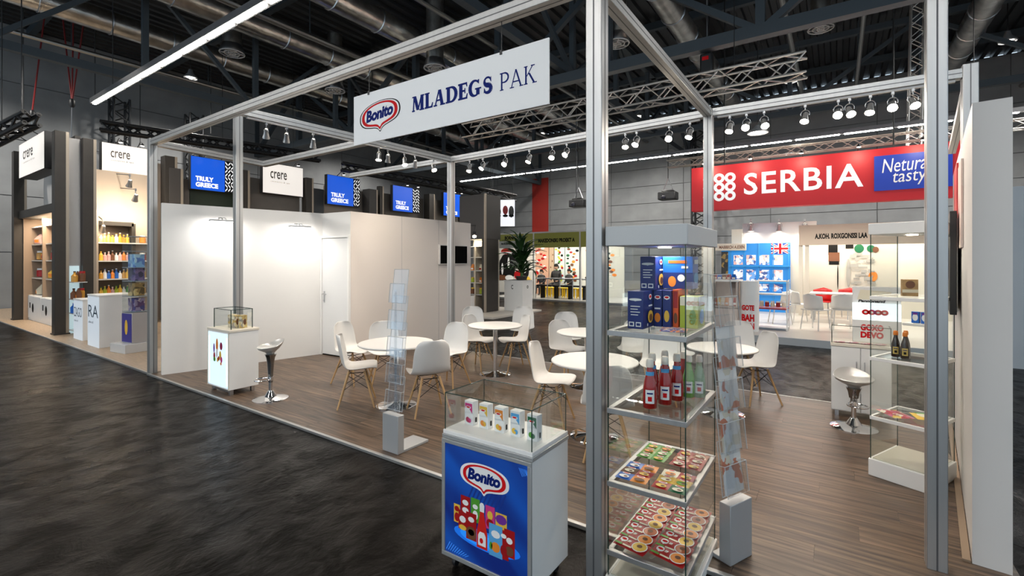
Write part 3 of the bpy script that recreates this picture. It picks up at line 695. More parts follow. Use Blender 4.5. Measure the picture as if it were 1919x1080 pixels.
cg(1064, 682, T3, 'back white chair left of the half hidden rear table')
cg(1034, 791, T4, 'white chair in profile behind the small glass topped blue counter', 26)
cg(1138, 852, T4, 'white chair turned away just behind the tall front post', -15)
cg(1190, 712, T4, 'white chair seen through the tall glass case, behind the middle table')
cg(1236, 752, T4, 'white chair right of the middle table, seen through the tall glass case', 20)
cg(1414, 752, T5, 'white chair in full view on the right of the right table', -32)
cg(1385, 716, T5, 'white chair behind the right table facing the camera', 10)
cg(1262, 722, T5, 'white chair left of the right table, seen through the tall glass case')
# ------------------------------------------------------------------ bar stools
SEATM = mat('stool_seat_silver', (.62,.61,.59), .30, .5)
def stool(x, y, rz, h, label, k=1.0):
    t = thing('bar_stool', label, 'stool', (x, y, PZ), rz, 'chrome bar stools')
    n, rings = 28, []
    vs, fs = [], []
    prof = [(.02,-.030),(.10,-.032),(.155,-.022),(.182,-.004),(.188,.008),(.180,.006),(.15,-.010),(.09,-.020),(.01,-.022)]
    prof = [(.03,-.12),(.045,-.10),(.075,-.07),(.13,-.045),(.172,-.02),(.188,.004),(.183,.010),(.165,-.004),(.12,-.018),(.06,-.024),(.005,-.024)]
    for r, z in prof:
        for j in range(n):
            a = 2*math.pi*j/n; lift = .055*max(0, math.sin(a))**1.5*(r/.188)**3 + .018*(r/.188)**2*math.sin(a)
            vs.append((r*math.cos(a)*k, r*.92*math.sin(a)*k, h+z+lift))
    for i in range(len(prof)-1):
        for j in range(n): fs.append((i*n+j, i*n+(j+1) % n, (i+1)*n+(j+1) % n, (i+1)*n+j))
    MB().add(vs, fs).build('seat', SEATM, t, smooth=60)
    MB().lathe([(.026,.20),(.030,.30),(.040,h-.20),(.050,h-.14),(.066,h-.10),(.03,h-.085)], 20).build('stem_sleeve', mat('stool_stem', (.35,.35,.35), .2, 1.0), t)
    MB().lathe([(.022,.05),(.022,.24)], 16).build('gas_lift', CHROME, t)
    MB().lathe([(.20,0),(.20,.006),(.17,.016),(.07,.035),(.045,.075),(.03,.10)], 32).build('base', CHROME, t)
    MB().tube([(.085*math.cos(a), -.09+.085*math.sin(a), .245) for a in [2*math.pi*j/24 for j in range(24)]], .009, 8, closed=True).tube([(0,-.02,.245),(0,0,.245)], .012, 8).lathe([(.034,-.02),(.034,.02)], 16, (0,0,.245)).build('footrest', CHROME, t)
    return t
p = gp(507, 751); stool(p.x, p.y, math.radians(-15), .64, 'chrome bar stool with scooped seat beside the small lit counter at left', .86)
p = gp(1600, 806); stool(p.x, p.y, math.radians(20), .50, 'chrome bar stool in front of the white two door cabinet at right', .92)
# ------------------------------------------------------------------ clear brochure stands
ACR = glass_mat('clear_acrylic', (.95,.96,.97), .02, .35)
ACRE = mat('acrylic_edge', (.55,.58,.60), .2)
def brochure_stand(x, y, rz, label, n=5, leaf=None, foot=.37):
    t = thing('brochure_stand', label, 'brochure stand', (x, y, PZ), rz)
    MB().box(-.10, .10, 0, .07, 0, .33).build('base_box', GREYP, t, bevel=.004)
    MB().box(-.10, .10, .07, foot, 0, .022).build('foot_plate', GREYP, t, bevel=.003)
    MB().box(-.012, .012, .056, .066, .33, 1.42).build('spine', ACR, t, smooth=0)
    for i in range(n):
        z = .36+i*.235; y0 = .03+.012*i; w = .098-.006*(i >= n-1)
        f = frame((0, y0, z), (1,0,0), (0,.12,1))
        pk = MB().plate(rect(-w, w, 0, .30), f, .003, 0, -.022).build('pocket_back', ACR, t, smooth=0)
        MB().plate(rect(-w, w, 0, .17), f, .003, 0, .012).build('pocket_front', ACR, t, smooth=0)
        e = MB()
        o, u, v, nn = f
        for a, b in (((-w,0),(-w,.30)), ((w,0),(w,.30)), ((-w,.30),(w,.30)), ((-w,0),(w,0))): e.tube([o+u*a[0]+v*a[1]-nn*.02, o+u*b[0]+v*b[1]-nn*.02], .0022, 5)
        for a, b in (((-w,.17),(w,.17)), ((-w,0),(-w,.17)), ((w,0),(w,.17))): e.tube([o+u*a[0]+v*a[1]+nn*.014, o+u*b[0]+v*b[1]+nn*.014], .0022, 5)
        for s in (-w, w): e.tube([o+u*s+v*.17-nn*.02, o+u*s+v*.17+nn*.014], .002, 5)
        e.build('pocket_rim', ACRE, t)
    if leaf:
        for i in range(n-1):
            z = .36+i*.235; f = frame((0, .03+.012*i, z), (1,0,0), (0,.12,1))
            lf = MB().plate(rect(-.085, .085, .004, .24), f, .002, 0, -.012).build('leaflet', leaf, t, smooth=0)
    return t
brochure_stand(-3.215, 2.80, 0, 'empty clear tiered brochure stand on a grey foot at the platform edge', 5)
LEAFM = print_mat('leaflet_print', [(.72,.70,.66),(.75,.73,.70),(.55,.2,.12),(.68,.62,.5),(.7,.7,.7)], 16)
brochure_stand(-.44, 2.90, math.radians(66), 'clear brochure stand with leaflets right beside the tall glass case', 5, LEAFM, .12)
# ------------------------------------------------------------------ product builders
def ketchup_mesh():
    return [(.030,0),(.036,.004),(.0365,.06),(.035,.10),(.031,.135),(.022,.17),(.0155,.195),(.0145,.215)]
RED_K = mat('ketchup_red', (.36,.006,.005), .18, coat=.5); CAPW = mat('cap_offwhite', (.80,.74,.66), .4)
def bottle(loc, label, body=RED_K, cap=CAPW, lab_m=PUREW, h=.27, k=1.0, group='bottles in the tall glass case', face=None, neck=None, art=None, name='sauce_bottle'):
    t = thing(name, label, 'bottle', loc, 0, group); s = h/.27
    MB().lathe([(r*k*s, z*s) for r, z in ketchup_mesh()], 20).build('bottle_body', body, t, smooth=60)
    MB().lathe([(.019*k*s,.212*s),(.020*k*s,.216*s),(.0195*k*s,.240*s),(.016*k*s,.252*s),(.015*k*s,.2535*s)], 16).build('cap', cap, t)
    ang = face if face is not None else math.atan2(-loc[1], -loc[0])
    def wrap(r, z0, z1, w, off, m, nm):
        n = 8; vs, fs = [], []
        for i in range(n+1):
            a = ang+(-w/2+w*i/n)/r
            for z in (z0, z1): vs.append(((r+off)*math.cos(a), (r+off)*math.sin(a), z))
        for i in range(n): fs.append((2*i, 2*i+2, 2*i+3, 2*i+1))
        return MB().add(vs, fs).build(nm, m, t)
    wrap(.0368*k*s, .03*s, .10*s, .046*k*s, .0006, lab_m, 'label_patch')
    wrap(.0368*k*s, .042*s, .066*s, .02*k*s, .0012, art or REDL, 'label_picture')
    wrap(.0368*k*s, .078*s, .086*s, .03*k*s, .0012, BLUEN, 'label_lettering')
    if neck: wrap(.0205*k*s, .170*s, .190*s, .05*k*s, .0022, neck, 'neck_label')
    return t
def carton(loc, dims, label, m, rz=0.0, group=None, deco=(), name='food_box', cat='box'):
    # dims (w,d,h); deco: flat prints on faces: (face, cx, cz, w, h, material, shape)
    w, d, h = dims; t = thing(name, label, cat, loc, rz, group)
    b = MB().box(-w/2, w/2, -d/2, d/2, 0, h).build('carton', m, t, bevel=.002)
    FR = {'f': frame((0,-d/2,0), (1,0,0), (0,0,1)), 'r': frame((w/2,0,0), (0,1,0), (0,0,1)), 't': frame((0,0,h), (1,0,0), (0,1,0)), 'l': frame((-w/2,0,0), (0,-1,0), (0,0,1))}
    for i, (fc, cx, cy, sx, sy, mm, sh) in enumerate(deco):
        pts = ell(cx, cy, sx, sy, 14) if sh == 'e' else bubble(sx, sy, cx, cy) if sh == 'b' else rect(cx-sx, cx+sx, cy-sy, cy+sy) if sh == 'r' else [(cx+a*sx, cy+b*sy) for a, b in sh]
        flat('print', pts, FR[fc], mm, t, .0004+.0005*i, .0004)
    return t
def packet(loc, dims, label, m, rz=0.0, tilt=(0,0), group=None, deco=(), name='soup_packet'):
    # flat pillow bag lying on its back
    w, d, h = dims; t = thing(name, label, 'packet', loc, rz, group); t.rotation_euler = (tilt[0], tilt[1], rz)
    n = 6; vs, fs = [], []
    for sgn in (1, -1):
        for i in range(n+1):
            for j in range(n+1):
                a, b = -1+2*i/n, -1+2*j/n; z = h/2+sgn*h/2*max(0, (1-a**4)*(1-b**4))**.5
                vs.append((a*w/2, b*d/2, max(0, z)))
    for q in (0, 1):
        o = q*(n+1)**2
        for i in range(n):
            for j in range(n):
                f = (o+i*(n+1)+j, o+(i+1)*(n+1)+j, o+(i+1)*(n+1)+j+1, o+i*(n+1)+j+1); fs.append(f if q == 0 else f[::-1])
    MB().add(vs, fs).build('bag', m, t, smooth=80)
    fr = frame((0,0,h), (1,0,0), (0,1,0))
    for i, (cx, cy, sx, sy, mm, sh) in enumerate(deco):
        pts = ell(cx*w, cy*d, sx*w, sy*d, 14) if sh == 'e' else bubble(sx*w, sy*d, cx*w, cy*d) if sh == 'b' else rect((cx-sx)*w, (cx+sx)*w, (cy-sy)*d, (cy+sy)*d)
        flat('print', pts, fr, mm, t, .0004+.0005*i, .0004)
    return t
C_NAVY = mat('carton_navy', (.010,.025,.17), .35); C_BLUE = mat('carton_blue', (.012,.12,.50), .35); C_ORANGE = mat('carton_orange', (.75,.10,.015), .35)
C_LIME = mat('carton_lime', (.42,.50,.04), .35); C_YEL = mat('print_yellow', (.80,.50,.06), .4); C_GRN = mat('print_green', (.08,.32,.03), .4)
C_RED = mat('packet_red', (.38,.008,.010), .35); C_PINK = mat('print_pink', (.62,.04,.22), .4); C_CRM = mat('print_cream', (.82,.75,.58), .4); C_BRN = mat('print_brown', (.16,.06,.025), .5)
C_SKY = mat('print_sky', (.10,.38,.72), .4); C_OR2 = mat('print_orange', (.82,.26,.03), .4); C_DGRN = mat('print_dark_green', (.01,.12,.05), .4); C_PUR = mat('print_purple', (.16,.03,.30), .4)
# ------------------------------------------------------------------ tall glass case in front
GX0, GX1, GY0, GY1 = -.985, -.594, 2.32, 2.97; GC = Vector(((GX0+GX1)/2, (GY0+GY1)/2, 0))
def glass_case(name, label, cx, cy, w, d, rz, zs, top0, top1, base_h, framed=True, zbase=0.0, tip=0.0):
    t = thing(name, label, 'display case', (cx, cy, zbase), rz)
    w2, d2 = w/2, d/2
    tb = MB().box(-w2-.012, w2+.012, -d2-.012, d2+.012, top0-zbase, top1-zbase).build('top_housing', GREYL if framed else WHITE, t, bevel=.003)
    lp = MB().lathe([(.035,0),(.035,.006)], 18, (0,0,top0-zbase-.0065)).build('downlight', mat('case_downlight', (1,1,1), .5, emit=(1,.9,.75), es=18), tb)
    MB().box(-w2-.012, w2+.012, -d2-.012, d2+.012, 0, base_h).build('base_plinth', WHITE, t, bevel=.004)
    MB().box(-w2+.01, w2-.01, -d2+.01, d2-.01, base_h, base_h+.006).build('floor_panel', mat('case_floor_cream', (.55,.52,.42), .3), t, smooth=0)
    z1 = top0-zbase; th = .004
    for nm, bx in (('front', (-w2, w2, -d2, -d2+th)), ('back', (-w2, w2, d2-th, d2)), ('left', (-w2, -w2+th, -d2+th, d2-th)), ('right', (w2-th, w2, -d2+th, d2-th))):
        MB().box(*bx, base_h, z1).build('glass_pane', GLASS, t, smooth=0)
    for sx in (-1, 1):
        for sy in (-1, 1): MB().box(sx*w2-.0025, sx*w2+.0025, sy*d2-.0025, sy*d2+.0025, base_h, z1).build('glass_edge', GEDGE, t, smooth=0)
    if framed: MB().box(-.0015, .0015, d2-.006, d2+.001, base_h, z1).build('door_joint', GEDGE, t, smooth=0)
    for z in zs:
        z -= zbase
        s = MB().box(-w2+.006, w2-.006, -d2+.006, d2-.006, z-.006, z).build('shelf', GLASS, t, smooth=0)
        f = MB(); q = .022 if framed else .010; o_ = .006
        f.box(-w2-o_, w2+o_, -d2-o_, -d2+q, z-.026, z+.001).box(-w2-o_, w2+o_, d2-q, d2+o_, z-.026, z+.001).box(-w2-o_, -w2+q, -d2+q, d2-q, z-.026, z+.001).box(w2-q, w2+o_, -d2+q, d2-q, z-.026, z+.001)
        f.build('shelf_frame', ALU if framed else WHITE, s, bevel=.002)
    L = bpy.data.lights.new('case_lamp', 'AREA'); L.size = .12; L.energy = .8 if framed else 1.5; L.color = (1,.9,.76)
    lo = bpy.data.objects.new('case_lamp', L); COL.objects.link(lo); lo.parent = tb; lo.location = (0, 0, top0-zbase-.02)
    return t
S1, S2, S3, S4 = 1.335, .930, .550, .192
glass_case('glass_display_case', 'tall glass case in front with boxes, ketchup bottles and packets on four shelves', GC.x, GC.y, GX1-GX0, GY1-GY0, 0, (S1, S2, S3, S4), 1.775, 1.875, .06)
# boxes on the top shelf
BLURB = [('f', 0, .155, .034, .008, PUREW, 'b'), ('f', 0, .12, .026, .002, PUREW, 'r'), ('f', -.006, .105, .02, .002, PUREW, 'r'), ('f', 0, .09, .026, .002, PUREW, 'r'), ('f', -.004, .075, .02, .002, PUREW, 'r'), ('f', -.02, .025, .014, .012, PUREW, 'r'), ('f', .018, .025, .014, .012, PUREW, 'r'),
         ('f', -.02, .025, .009, .007, C_NAVY, 'r'), ('f', .018, .025, .010, .007, C_NAVY, 'r'), ('r', 0, .165, .022, .016, PUREW, 'b'), ('r', 0, .167, .016, .009, REDL, 'b'), ('r', 0, .12, .03, .004, PUREW, 'r'), ('r', 0, .06, .042, .034, C_YEL, 'e'), ('r', .004, .055, .026, .02, C_BRN, 'e'), ('r', -.05, .02, .008, .008, PUREW, 'e')]
carton((-.885, 2.545, S1), (.085,.20,.20), 'navy food box at the lower left of the top shelf, in front', C_NAVY, 0, 'boxes on the top shelf', BLURB)
carton((-.815, 2.70, S1), (.045,.20,.20), 'slim navy food box standing just right of the front navy box', C_NAVY, 0, 'boxes on the top shelf', [('f', 0, .16, .016, .012, PUREW, 'b'), ('f', 0, .162, .011, .006, REDL, 'b'), ('f', 0, .10, .016, .004, PUREW, 'r'), ('f', 0, .05, .016, .026, C_OR2, 'e')])
carton((-.765, 2.70, S1), (.045,.20,.20), 'slim navy food box with yellow picture beside the orange box', C_NAVY, 0, 'boxes on the top shelf', [('f', 0, .16, .016, .012, PUREW, 'b'), ('f', 0, .162, .011, .006, REDL, 'b'), ('f', 0, .06, .014, .032, C_YEL, 'e')])
carton((-.725, 2.725, S1), (.03,.20,.205), 'narrow orange food box between navy and lime boxes', C_ORANGE, 0, 'boxes on the top shelf', [('f', 0, .15, .011, .045, C_RED, 'r'), ('f', 0, .05, .010, .03, C_BRN, 'e'), ('r', 0, .12, .06, .03, C_YEL, 'e'), ('r', 0, .04, .06, .02, C_BRN, 'e')])
carton((-.655, 2.70, S1), (.095,.15,.17), 'lime green and white food box at the right of the top shelf', C_LIME, 0, 'boxes on the top shelf', [('f', 0, .145, .046, .024, C_CRM, 'r'), ('f', .02, .06, .018, .04, C_GRN, 'e'), ('r', 0, .145, .074, .024, PUREW, 'r'), ('r', 0, .06, .05, .04, C_SKY, 'e')])
carton((-.865, 2.67, S1+.201), (.085,.17,.185), 'navy food box stacked on top at the left', C_NAVY, 0, 'boxes on the top shelf', [(f, x, y*.92, a, b, m, s) for f, x, y, a, b, m, s in BLURB])
carton((-.735, 2.76, S1+.206), (.165,.12,.18), 'large bright blue food box stacked on top at the right', C_BLUE, 0, 'boxes on the top shelf', [('f', .0, .045, .08, .045, C_NAVY, 'r'), ('f', -.03, .04, .022, .03, C_OR2, 'e'), ('f', .02, .06, .02, .02, PUREW, 'e'), ('f', .0, .15, .05, .008, C_ORANGE, 'r'), ('f', .04, .12, .018, .006, PUREW, 'r'), ('r', 0, .06, .05, .03, C_SKY, 'e'), ('r', 0, .15, .04, .012, PUREW, 'r')])
packet((-.69, 2.47, S1+.002), (.13,.16,.012), 'flat colourful packet lying in front of the boxes on the top shelf', print_mat('wafer_print', [(.75,.72,.66),(.01,.03,.2),(.7,.2,.05),(.6,.5,.45),(.02,.05,.3)], 45), .2, group='boxes on the top shelf')
# ketchup bottles and green bottles on the second shelf
for (x, y), lab in (((-.805,2.44),'front left ketchup bottle, nearest the camera'), ((-.760,2.55),'middle ketchup bottle of the front three'), ((-.728,2.66),'right ketchup bottle of the front three'), ((-.845,2.60),'ketchup bottle behind the front left one'), ((-.808,2.71),'rearmost ketchup bottle in the case')):
    bottle((x, y, S2+.002), 'red squeeze bottle, '+lab, neck=C_SKY)
GRN = mat('green_bottle', (.10,.38,.03), .2, coat=.4); GRN2 = mat('clear_green_bottle', (.25,.38,.22), .15, coat=.4)
for (x, y), m, lab in (((-.690,2.76),GRN,'bright green squeeze bottle behind the ketchup at right'), ((-.640,2.79),GRN2,'pale green bottle at the right end of the bottle shelf'), ((-.740,2.84),RED_K,'dark red bottle with beige cap at the back of the bottle shelf')):
    bottle((x, y, S2+.002), lab, m, CAPW, PUREW, .25)
# small bags laid out on the third shelf: four clusters
def cluster(cx, cy, nx, ny, w, d, base, word, accents, z):
    k = 0
    for j in range(ny):
        for i in range(nx):
            ac = accents[k % len(accents)]
            where = ('front' if j == 0 else 'back' if j == ny-1 else 'middle')+' '+('left' if i == 0 else 'right' if i == nx-1 else 'centre')
            packet((cx+(i-(nx-1)/2)*w*1.0, cy+(j-(ny-1)/2)*d*1.0, z), (w*1.04, d*1.04, .012), '%s %s small bag of the %s group on the third shelf' % (where, ac[2], word), ac[0], random.uniform(-.08, .08), (0, 0), 'small bags on the third shelf',
                   [(0, .26, .26, .13, PUREW, 'b'), (0, .28, .18, .06, REDL, 'b'), (.02, -.20, .32, .22, ac[1], 'e'), (.12, -.22, .12, .1, C_BRN, 'e')], 'small_bag'); k += 1
Z3 = S3+.004
cluster(-.885, 2.80, 2, 3, .080, .078, None, 'green', [(C_GRN, C_CRM, 'green'), (C_GRN, C_YEL, 'green'), (mat('packet_olive', (.20,.30,.04), .3), C_OR2, 'olive')], Z3)
cluster(-.692, 2.80, 2, 3, .082, .080, None, 'red', [(C_RED, C_CRM, 'red'), (C_RED, C_YEL, 'red'), (mat('packet_rust', (.42,.10,.03), .3), C_CRM, 'rusty')], Z3)
cluster(-.885, 2.48, 2, 3, .080, .078, None, 'dark', [(C_BLUE, PUREW, 'blue'), (C_OR2, C_BRN, 'orange'), (C_BRN, C_CRM, 'brown'), (C_RED, C_YEL, 'red')], Z3)
cluster(-.692, 2.485, 2, 3, .082, .080, None, 'yellow', [(C_RED, C_YEL, 'red'), (C_DGRN, C_CRM, 'dark green'), (C_YEL, C_CRM, 'yellow'), (C_YEL, C_GRN, 'yellow'), (C_CRM, C_OR2, 'cream')], Z3)
# overlapping soup packets on the lowest shelf
SOUPD = [(-.30, .06, .11, .26, PUREW, 'b'), (-.30, .11, .075, .10, REDL, 'b'), (-.11, .12, .045, .05, PUREW, 'r'), (.25, -.02, .23, .44, PUREW, 'e'), (.25, -.02, .20, .38, C_YEL, 'e'), (.24, .02, .08, .14, C_BRN, 'e'), (-.34, -.38, .12, .07, C_GRN, 'r'), (-.05, -.38, .14, .06, C_CRM, 'r'), (-.11, -.02, .045, .03, C_CRM, 'r')]
rows = 7; GG = [C_RED, C_RED, mat('packet_dark_red', (.34,.01,.012), .3), C_RED]
for j in range(rows):
    for i in range(2):
        y = GY0+.075+j*.083+(.02 if i else 0); x = GC.x+(-.093 if i == 0 else .093)
        d2 = list(SOUPD)
        if (i+j) % 3 == 1: d2[4] = (.25, -.02, .20, .38, C_OR2, 'e')
        if (i+j) % 4 == 2: d2[4] = (.25, -.02, .20, .38, MATS['packet_rust'], 'e')
        packet((x, y, S4+.012), (.178,.094,.014), 'red soup packet with bowl picture, %s row, %s column on the lowest shelf' % (ORD[j], 'left' if i == 0 else 'right'), GG[(i*3+j) % 4], random.uniform(-.10, .10)-.14, (math.radians(4), math.radians(random.uniform(-2, 2))), 'red soup packets on the lowest shelf', d2)
# ------------------------------------------------------------------ blue fronted counter with glass top
BX0, BX1, BY0, BY1 = -1.80, -1.217, 1.945, 2.312; bw, bd = BX1-BX0, BY1-BY0; BT, BG = .765, .968
t = thing('promotion_counter', 'white counter with lit blue Bonito front and glass hood in the foreground', 'counter', ((BX0+BX1)/2, (BY0+BY1)/2, 0))
MB().box(-bw/2, bw/2, -bd/2, bd/2, .08, BT-.045).build('cabinet_body', WHITE, t, bevel=.003)
MB().box(-bw/2-.004, bw/2+.004, -bd/2-.004, bd/2+.004, BT-.045, BT-.022).build('top_frame', mat('counter_frame_grey', (.45,.46,.46), .4, .5), t, bevel=.003)
MB().box(-bw/2, bw/2, -bd/2, bd/2, BT-.022, BT).build('counter_top', WHITE, t, bevel=.002)
for sx in (-1, 1):
    for sy in (-1, 1):
        MB().lathe([(.022,-.011),(.024,-.008),(.024,.008),(.022,.011)], 14).build('wheel', BLACK, t, loc=(sx*(bw/2-.05), sy*(bd/2-.05), .026), rot=(0, math.pi/2, 0))
        MB().box(sx*(bw/2-.05)-.018, sx*(bw/2-.05)+.018, sy*(bd/2-.05)-.015, sy*(bd/2-.05)+.015, .05, .08).build('caster_fork', STEEL, t)
ff = MB().box(-bw/2, bw/2, -bd/2-.012, -bd/2, .08, .104).box(-bw/2, bw/2, -bd/2-.012, -bd/2, BT-.066, BT-.045).box(-bw/2, -bw/2+.022, -bd/2-.012, -bd/2, .104, BT-.066).box(bw/2-.022, bw/2, -bd/2-.012, -bd/2, .104, BT-.066)
ff.build('front_frame', MATS['counter_frame_grey'], t, bevel=.002)
def lit_blue():
    m = bpy.data.materials.new('lit_blue_print'); m.use_nodes = True; nt = m.node_tree; b = nt.nodes['Principled BSDF']; N = nt.nodes.new; L = nt.links.new
    tc = N('ShaderNodeTexCoord'); mp = N('ShaderNodeMapping'); mp.inputs['Rotation'].default_value = (0, math.radians(-40), 0); L(tc.outputs['Object'], mp.inputs[0])
    w = N('ShaderNodeTexNoise'); w.inputs['Scale'].default_value = 2.2; w.inputs['Detail'].default_value = 1
    m2 = N('ShaderNodeMapping'); m2.inputs['Scale'].default_value = (.5, 1, 3.0); L(mp.outputs[0], m2.inputs[0]); L(m2.outputs[0], w.inputs['Vector'])
    r = N('ShaderNodeValToRGB'); r.color_ramp.elements[0].position = .35; r.color_ramp.elements[0].color = (.003,.014,.13,1); r.color_ramp.elements[1].position = .72; r.color_ramp.elements[1].color = (.005,.065,.34,1)
    L(w.outputs['Fac'], r.inputs[0]); L(r.outputs[0], b.inputs['Base Color']); L(r.outputs[0], b.inputs['Emission Color']); b.inputs['Emission Strength'].default_value = .28; b.inputs['Roughness'].default_value = .4
    return m
PB = lit_blue(); pz0, pz1 = .104, BT-.066; pw, ph = bw-.044, pz1-pz0
pn = MB().box(-pw/2, pw/2, -bd/2-.006, -bd/2, pz0, pz1).build('lit_panel', PB, t, smooth=0)
PF = (Vector((-pw/2, -bd/2-.006, pz0)), Vector((1,0,0)), Vector((0,0,1)), Vector((0,-1,0)))
STR = mat('stripe_blue', (.03,.16,.55), .4, emit=(.03,.16,.55), es=.5); NAV2 = mat('stripe_navy', (.004,.018,.13), .4, emit=(.004,.018,.13), es=.4); GLOWB = mat('light_blue_print', (.02,.22,.62), .4, emit=(.02,.22,.62), es=.6)
def U(a, b): return (a*pw, b*ph)
for i in range(9):   # dark diagonal hatching behind the products
    a = .22+i*.047; flat('hatch_stripe', [U(a,.42), U(a+.02,.42), U(a+.17,.70), U(a+.15,.70)], PF, NAV2, pn, .0003, .0003)
for i in range(10):
    a = .01+i*.027; flat('hatch_stripe', [U(a,.02+.0*i), U(a+.010,.02), U(a+.06,.10-.006*i), U(a+.05,.10-.006*i)], PF, STR, pn, .0003, .0003)
for i in range(6):
    a = .90+i*.016; flat('hatch_stripe', [U(a,.965), U(a+.006,.965), U(min(a+.045,.995),.90+.006*i), U(min(a+.039,.99),.90+.006*i)], PF, STR, pn, .0003, .0003)
for k, mm in ((1.0, mat('glow_ring_1', (.006,.09,.42), .4, emit=(.006,.09,.42), es=.7)), (.8, mat('glow_ring_2', (.012,.15,.52), .4, emit=(.012,.15,.52), es=.7)), (.55, GLOWB)):
    flat('floor_glow', ell(.52*pw, .235*ph, .40*pw*k, .085*ph*k, 24), PF, mm, pn, .0007+.0003*(1-k), .0003)
logo(PF, .5*pw, .765*ph, .28*pw, .128*ph, pn, math.radians(0), .001, 'white')
def pk(cx0, cx1, y0, y1, col, deco=(), z=0):
    flat('pictured_pack', [U(cx0,y0), U(cx1,y0), U(cx1,y1), U(cx0,y1)], PF, col, pn, .0016+.0004*z, .0003)
    for (a, b, c, d, mm) in deco: flat('pictured_detail', [U(cx0+(cx1-cx0)*p, y0+(y1-y0)*q) for p, q in ell(a, b, c, d, 10)], PF, mm, pn, .0021+.0004*z, .0003)
pk(.12,.20,.305,.47, C_YEL, [(.5,.3,.4,.25,C_RED),(.5,.75,.4,.15,C_RED)], 0)
pk(.21,.33,.36,.57, C_RED, [(.5,.72,.33,.12,PUREW),(.5,.4,.35,.12,PUREW)], 0); pk(.34,.45,.37,.58, C_GRN, [(.5,.65,.3,.1,PUREW),(.5,.3,.3,.2,PUREW)], 0)
pk(.52,.63,.36,.56, C_PINK, [(.5,.6,.3,.2,C_YEL),(.5,.25,.4,.2,C_RED)], 0); pk(.64,.77,.32,.53, C_YEL, [(.5,.75,.5,.2,C_PUR),(.5,.25,.4,.12,PUREW)], 0)
pk(.18,.29,.26,.43, C_RED, [(.5,.55,.38,.18,PUREW),(.5,.12,.45,.14,C_YEL)], 1); pk(.28,.41,.20,.44, C_RED, [(.5,.75,.3,.1,PUREW),(.5,.25,.5,.25,C_BRN),(.5,.28,.3,.12,C_OR2)], 2)
pk(.74,.86,.19,.42, C_RED, [(.5,.6,.3,.12,PUREW),(.5,.22,.4,.18,C_BRN)], 1); pk(.68,.79,.155,.40, C_RED, [(.5,.8,.3,.08,PUREW),(.5,.3,.35,.2,MATS['packet_dark_red'])], 2); pk(.565,.72,.145,.42, C_SKY, [(.5,.7,.34,.12,PUREW),(.5,.3,.34,.16,C_OR2),(.15,.3,.12,.12,C_GRN)], 3)
flat('pictured_bottle', [U(.415+x*.13, .165+y*.40) for x, y in ((0,0),(1,0),(1,.35),(.86,.5),(.68,.78),(.68,.86),(.32,.86),(.32,.78),(.14,.5),(0,.35))], PF, mat('print_ketchup', (.65,.02,.015), .3), pn, .0034, .0003)
flat('pictured_cap', [U(.415+x*.13, .165+y*.40) for x, y in ((.3,.8),(.7,.8),(.72,.95),(.6,1.0),(.4,1.0),(.28,.95))], PF, PUREW, pn, .0038, .0003)
flat('pictured_label', [U(.415+x*.13, .165+y*.40) for x, y in ((.14,.06),(.86,.06),(.86,.28),(.7,.36),(.3,.36),(.14,.28))], PF, PUREW, pn, .0038, .0003)
flat('pictured_tomato', [U(.415+x*.13, .165+y*.40) for x, y in ell(.45,.17,.17,.06,10)], PF, REDL, pn, .0042, .0003)
# glass hood
th = .004; hz0 = BT
for bx in ((-bw/2+.01, bw/2-.01, -bd/2+.01, -bd/2+.01+th), (-bw/2+.01, bw/2-.01, bd/2-.014, bd/2-.01), (-bw/2+.01, -bw/2+.014, -bd/2+.014, bd/2-.014), (bw/2-.014, bw/2-.01, -bd/2+.014, bd/2-.014)):
    MB().box(*bx, BT, BG-.004).build('glass_pane', GLASS, t, smooth=0)
MB().box(-bw/2+.008, bw/2-.008, -bd/2+.008, bd/2-.008, BG-.004, BG).build('glass_lid', GLASS, t, smooth=0)
e = MB(); a, b = bw/2-.009, bd/2-.009
for sx in (-1, 1):
    for sy in (-1, 1): e.box(sx*a-.002, sx*a+.002, sy*b-.002, sy*b+.002, BT, BG)
e.build('glass_corner_edges', GEDGE, t, smooth=0); e = MB()
for sy in (-1, 1): e.box(-a, a, sy*b-.002, sy*b+.002, BG-.003, BG+.001)
for sx in (-1, 1): e.box(sx*a-.002, sx*a+.002, -b, b, BG-.003, BG+.001)
e.build('glass_lid_edge', GEDGE, t, smooth=0)
# five drink cartons under the hood
FRU = [('beetroot pink', C_PINK, mat('print_beet', (.40,.01,.06), .4)), ('golden peach', C_YEL, C_OR2), ('orange', C_OR2, C_YEL), ('blue', C_SKY, C_YEL), ('dark green', C_DGRN, C_GRN)]
for i, (nm, c1, c2) in enumerate(FRU):
    x = -1.725+.106*i; y = 2.10
    carton((x, y, BT), (.064,.046,.135), 'white carton with %s print, %s from the left under the glass hood' % (nm, ORD[i]), PUREW, math.radians(-3), 'cartons under the glass hood',
           [('f', 0, .108, .027, .014, c1, 'r'), ('f', .012, .085, .016, .018, c1, [(-1,1),(1,1),(1,-1)]), ('f', -.002, .098, .02, .009, PUREW, 'b'), ('f', -.002, .1, .014, .005, REDL, 'b'), ('f', -.006, .03, .014, .015, c2, 'e'), ('f', .008, .026, .012, .013, c1, 'e'), ('f', .0, .022, .008, .008, c2, 'e'), ('r', .0, .03, .006, .014, BLK, 'r')], 'drink_carton', 'carton')
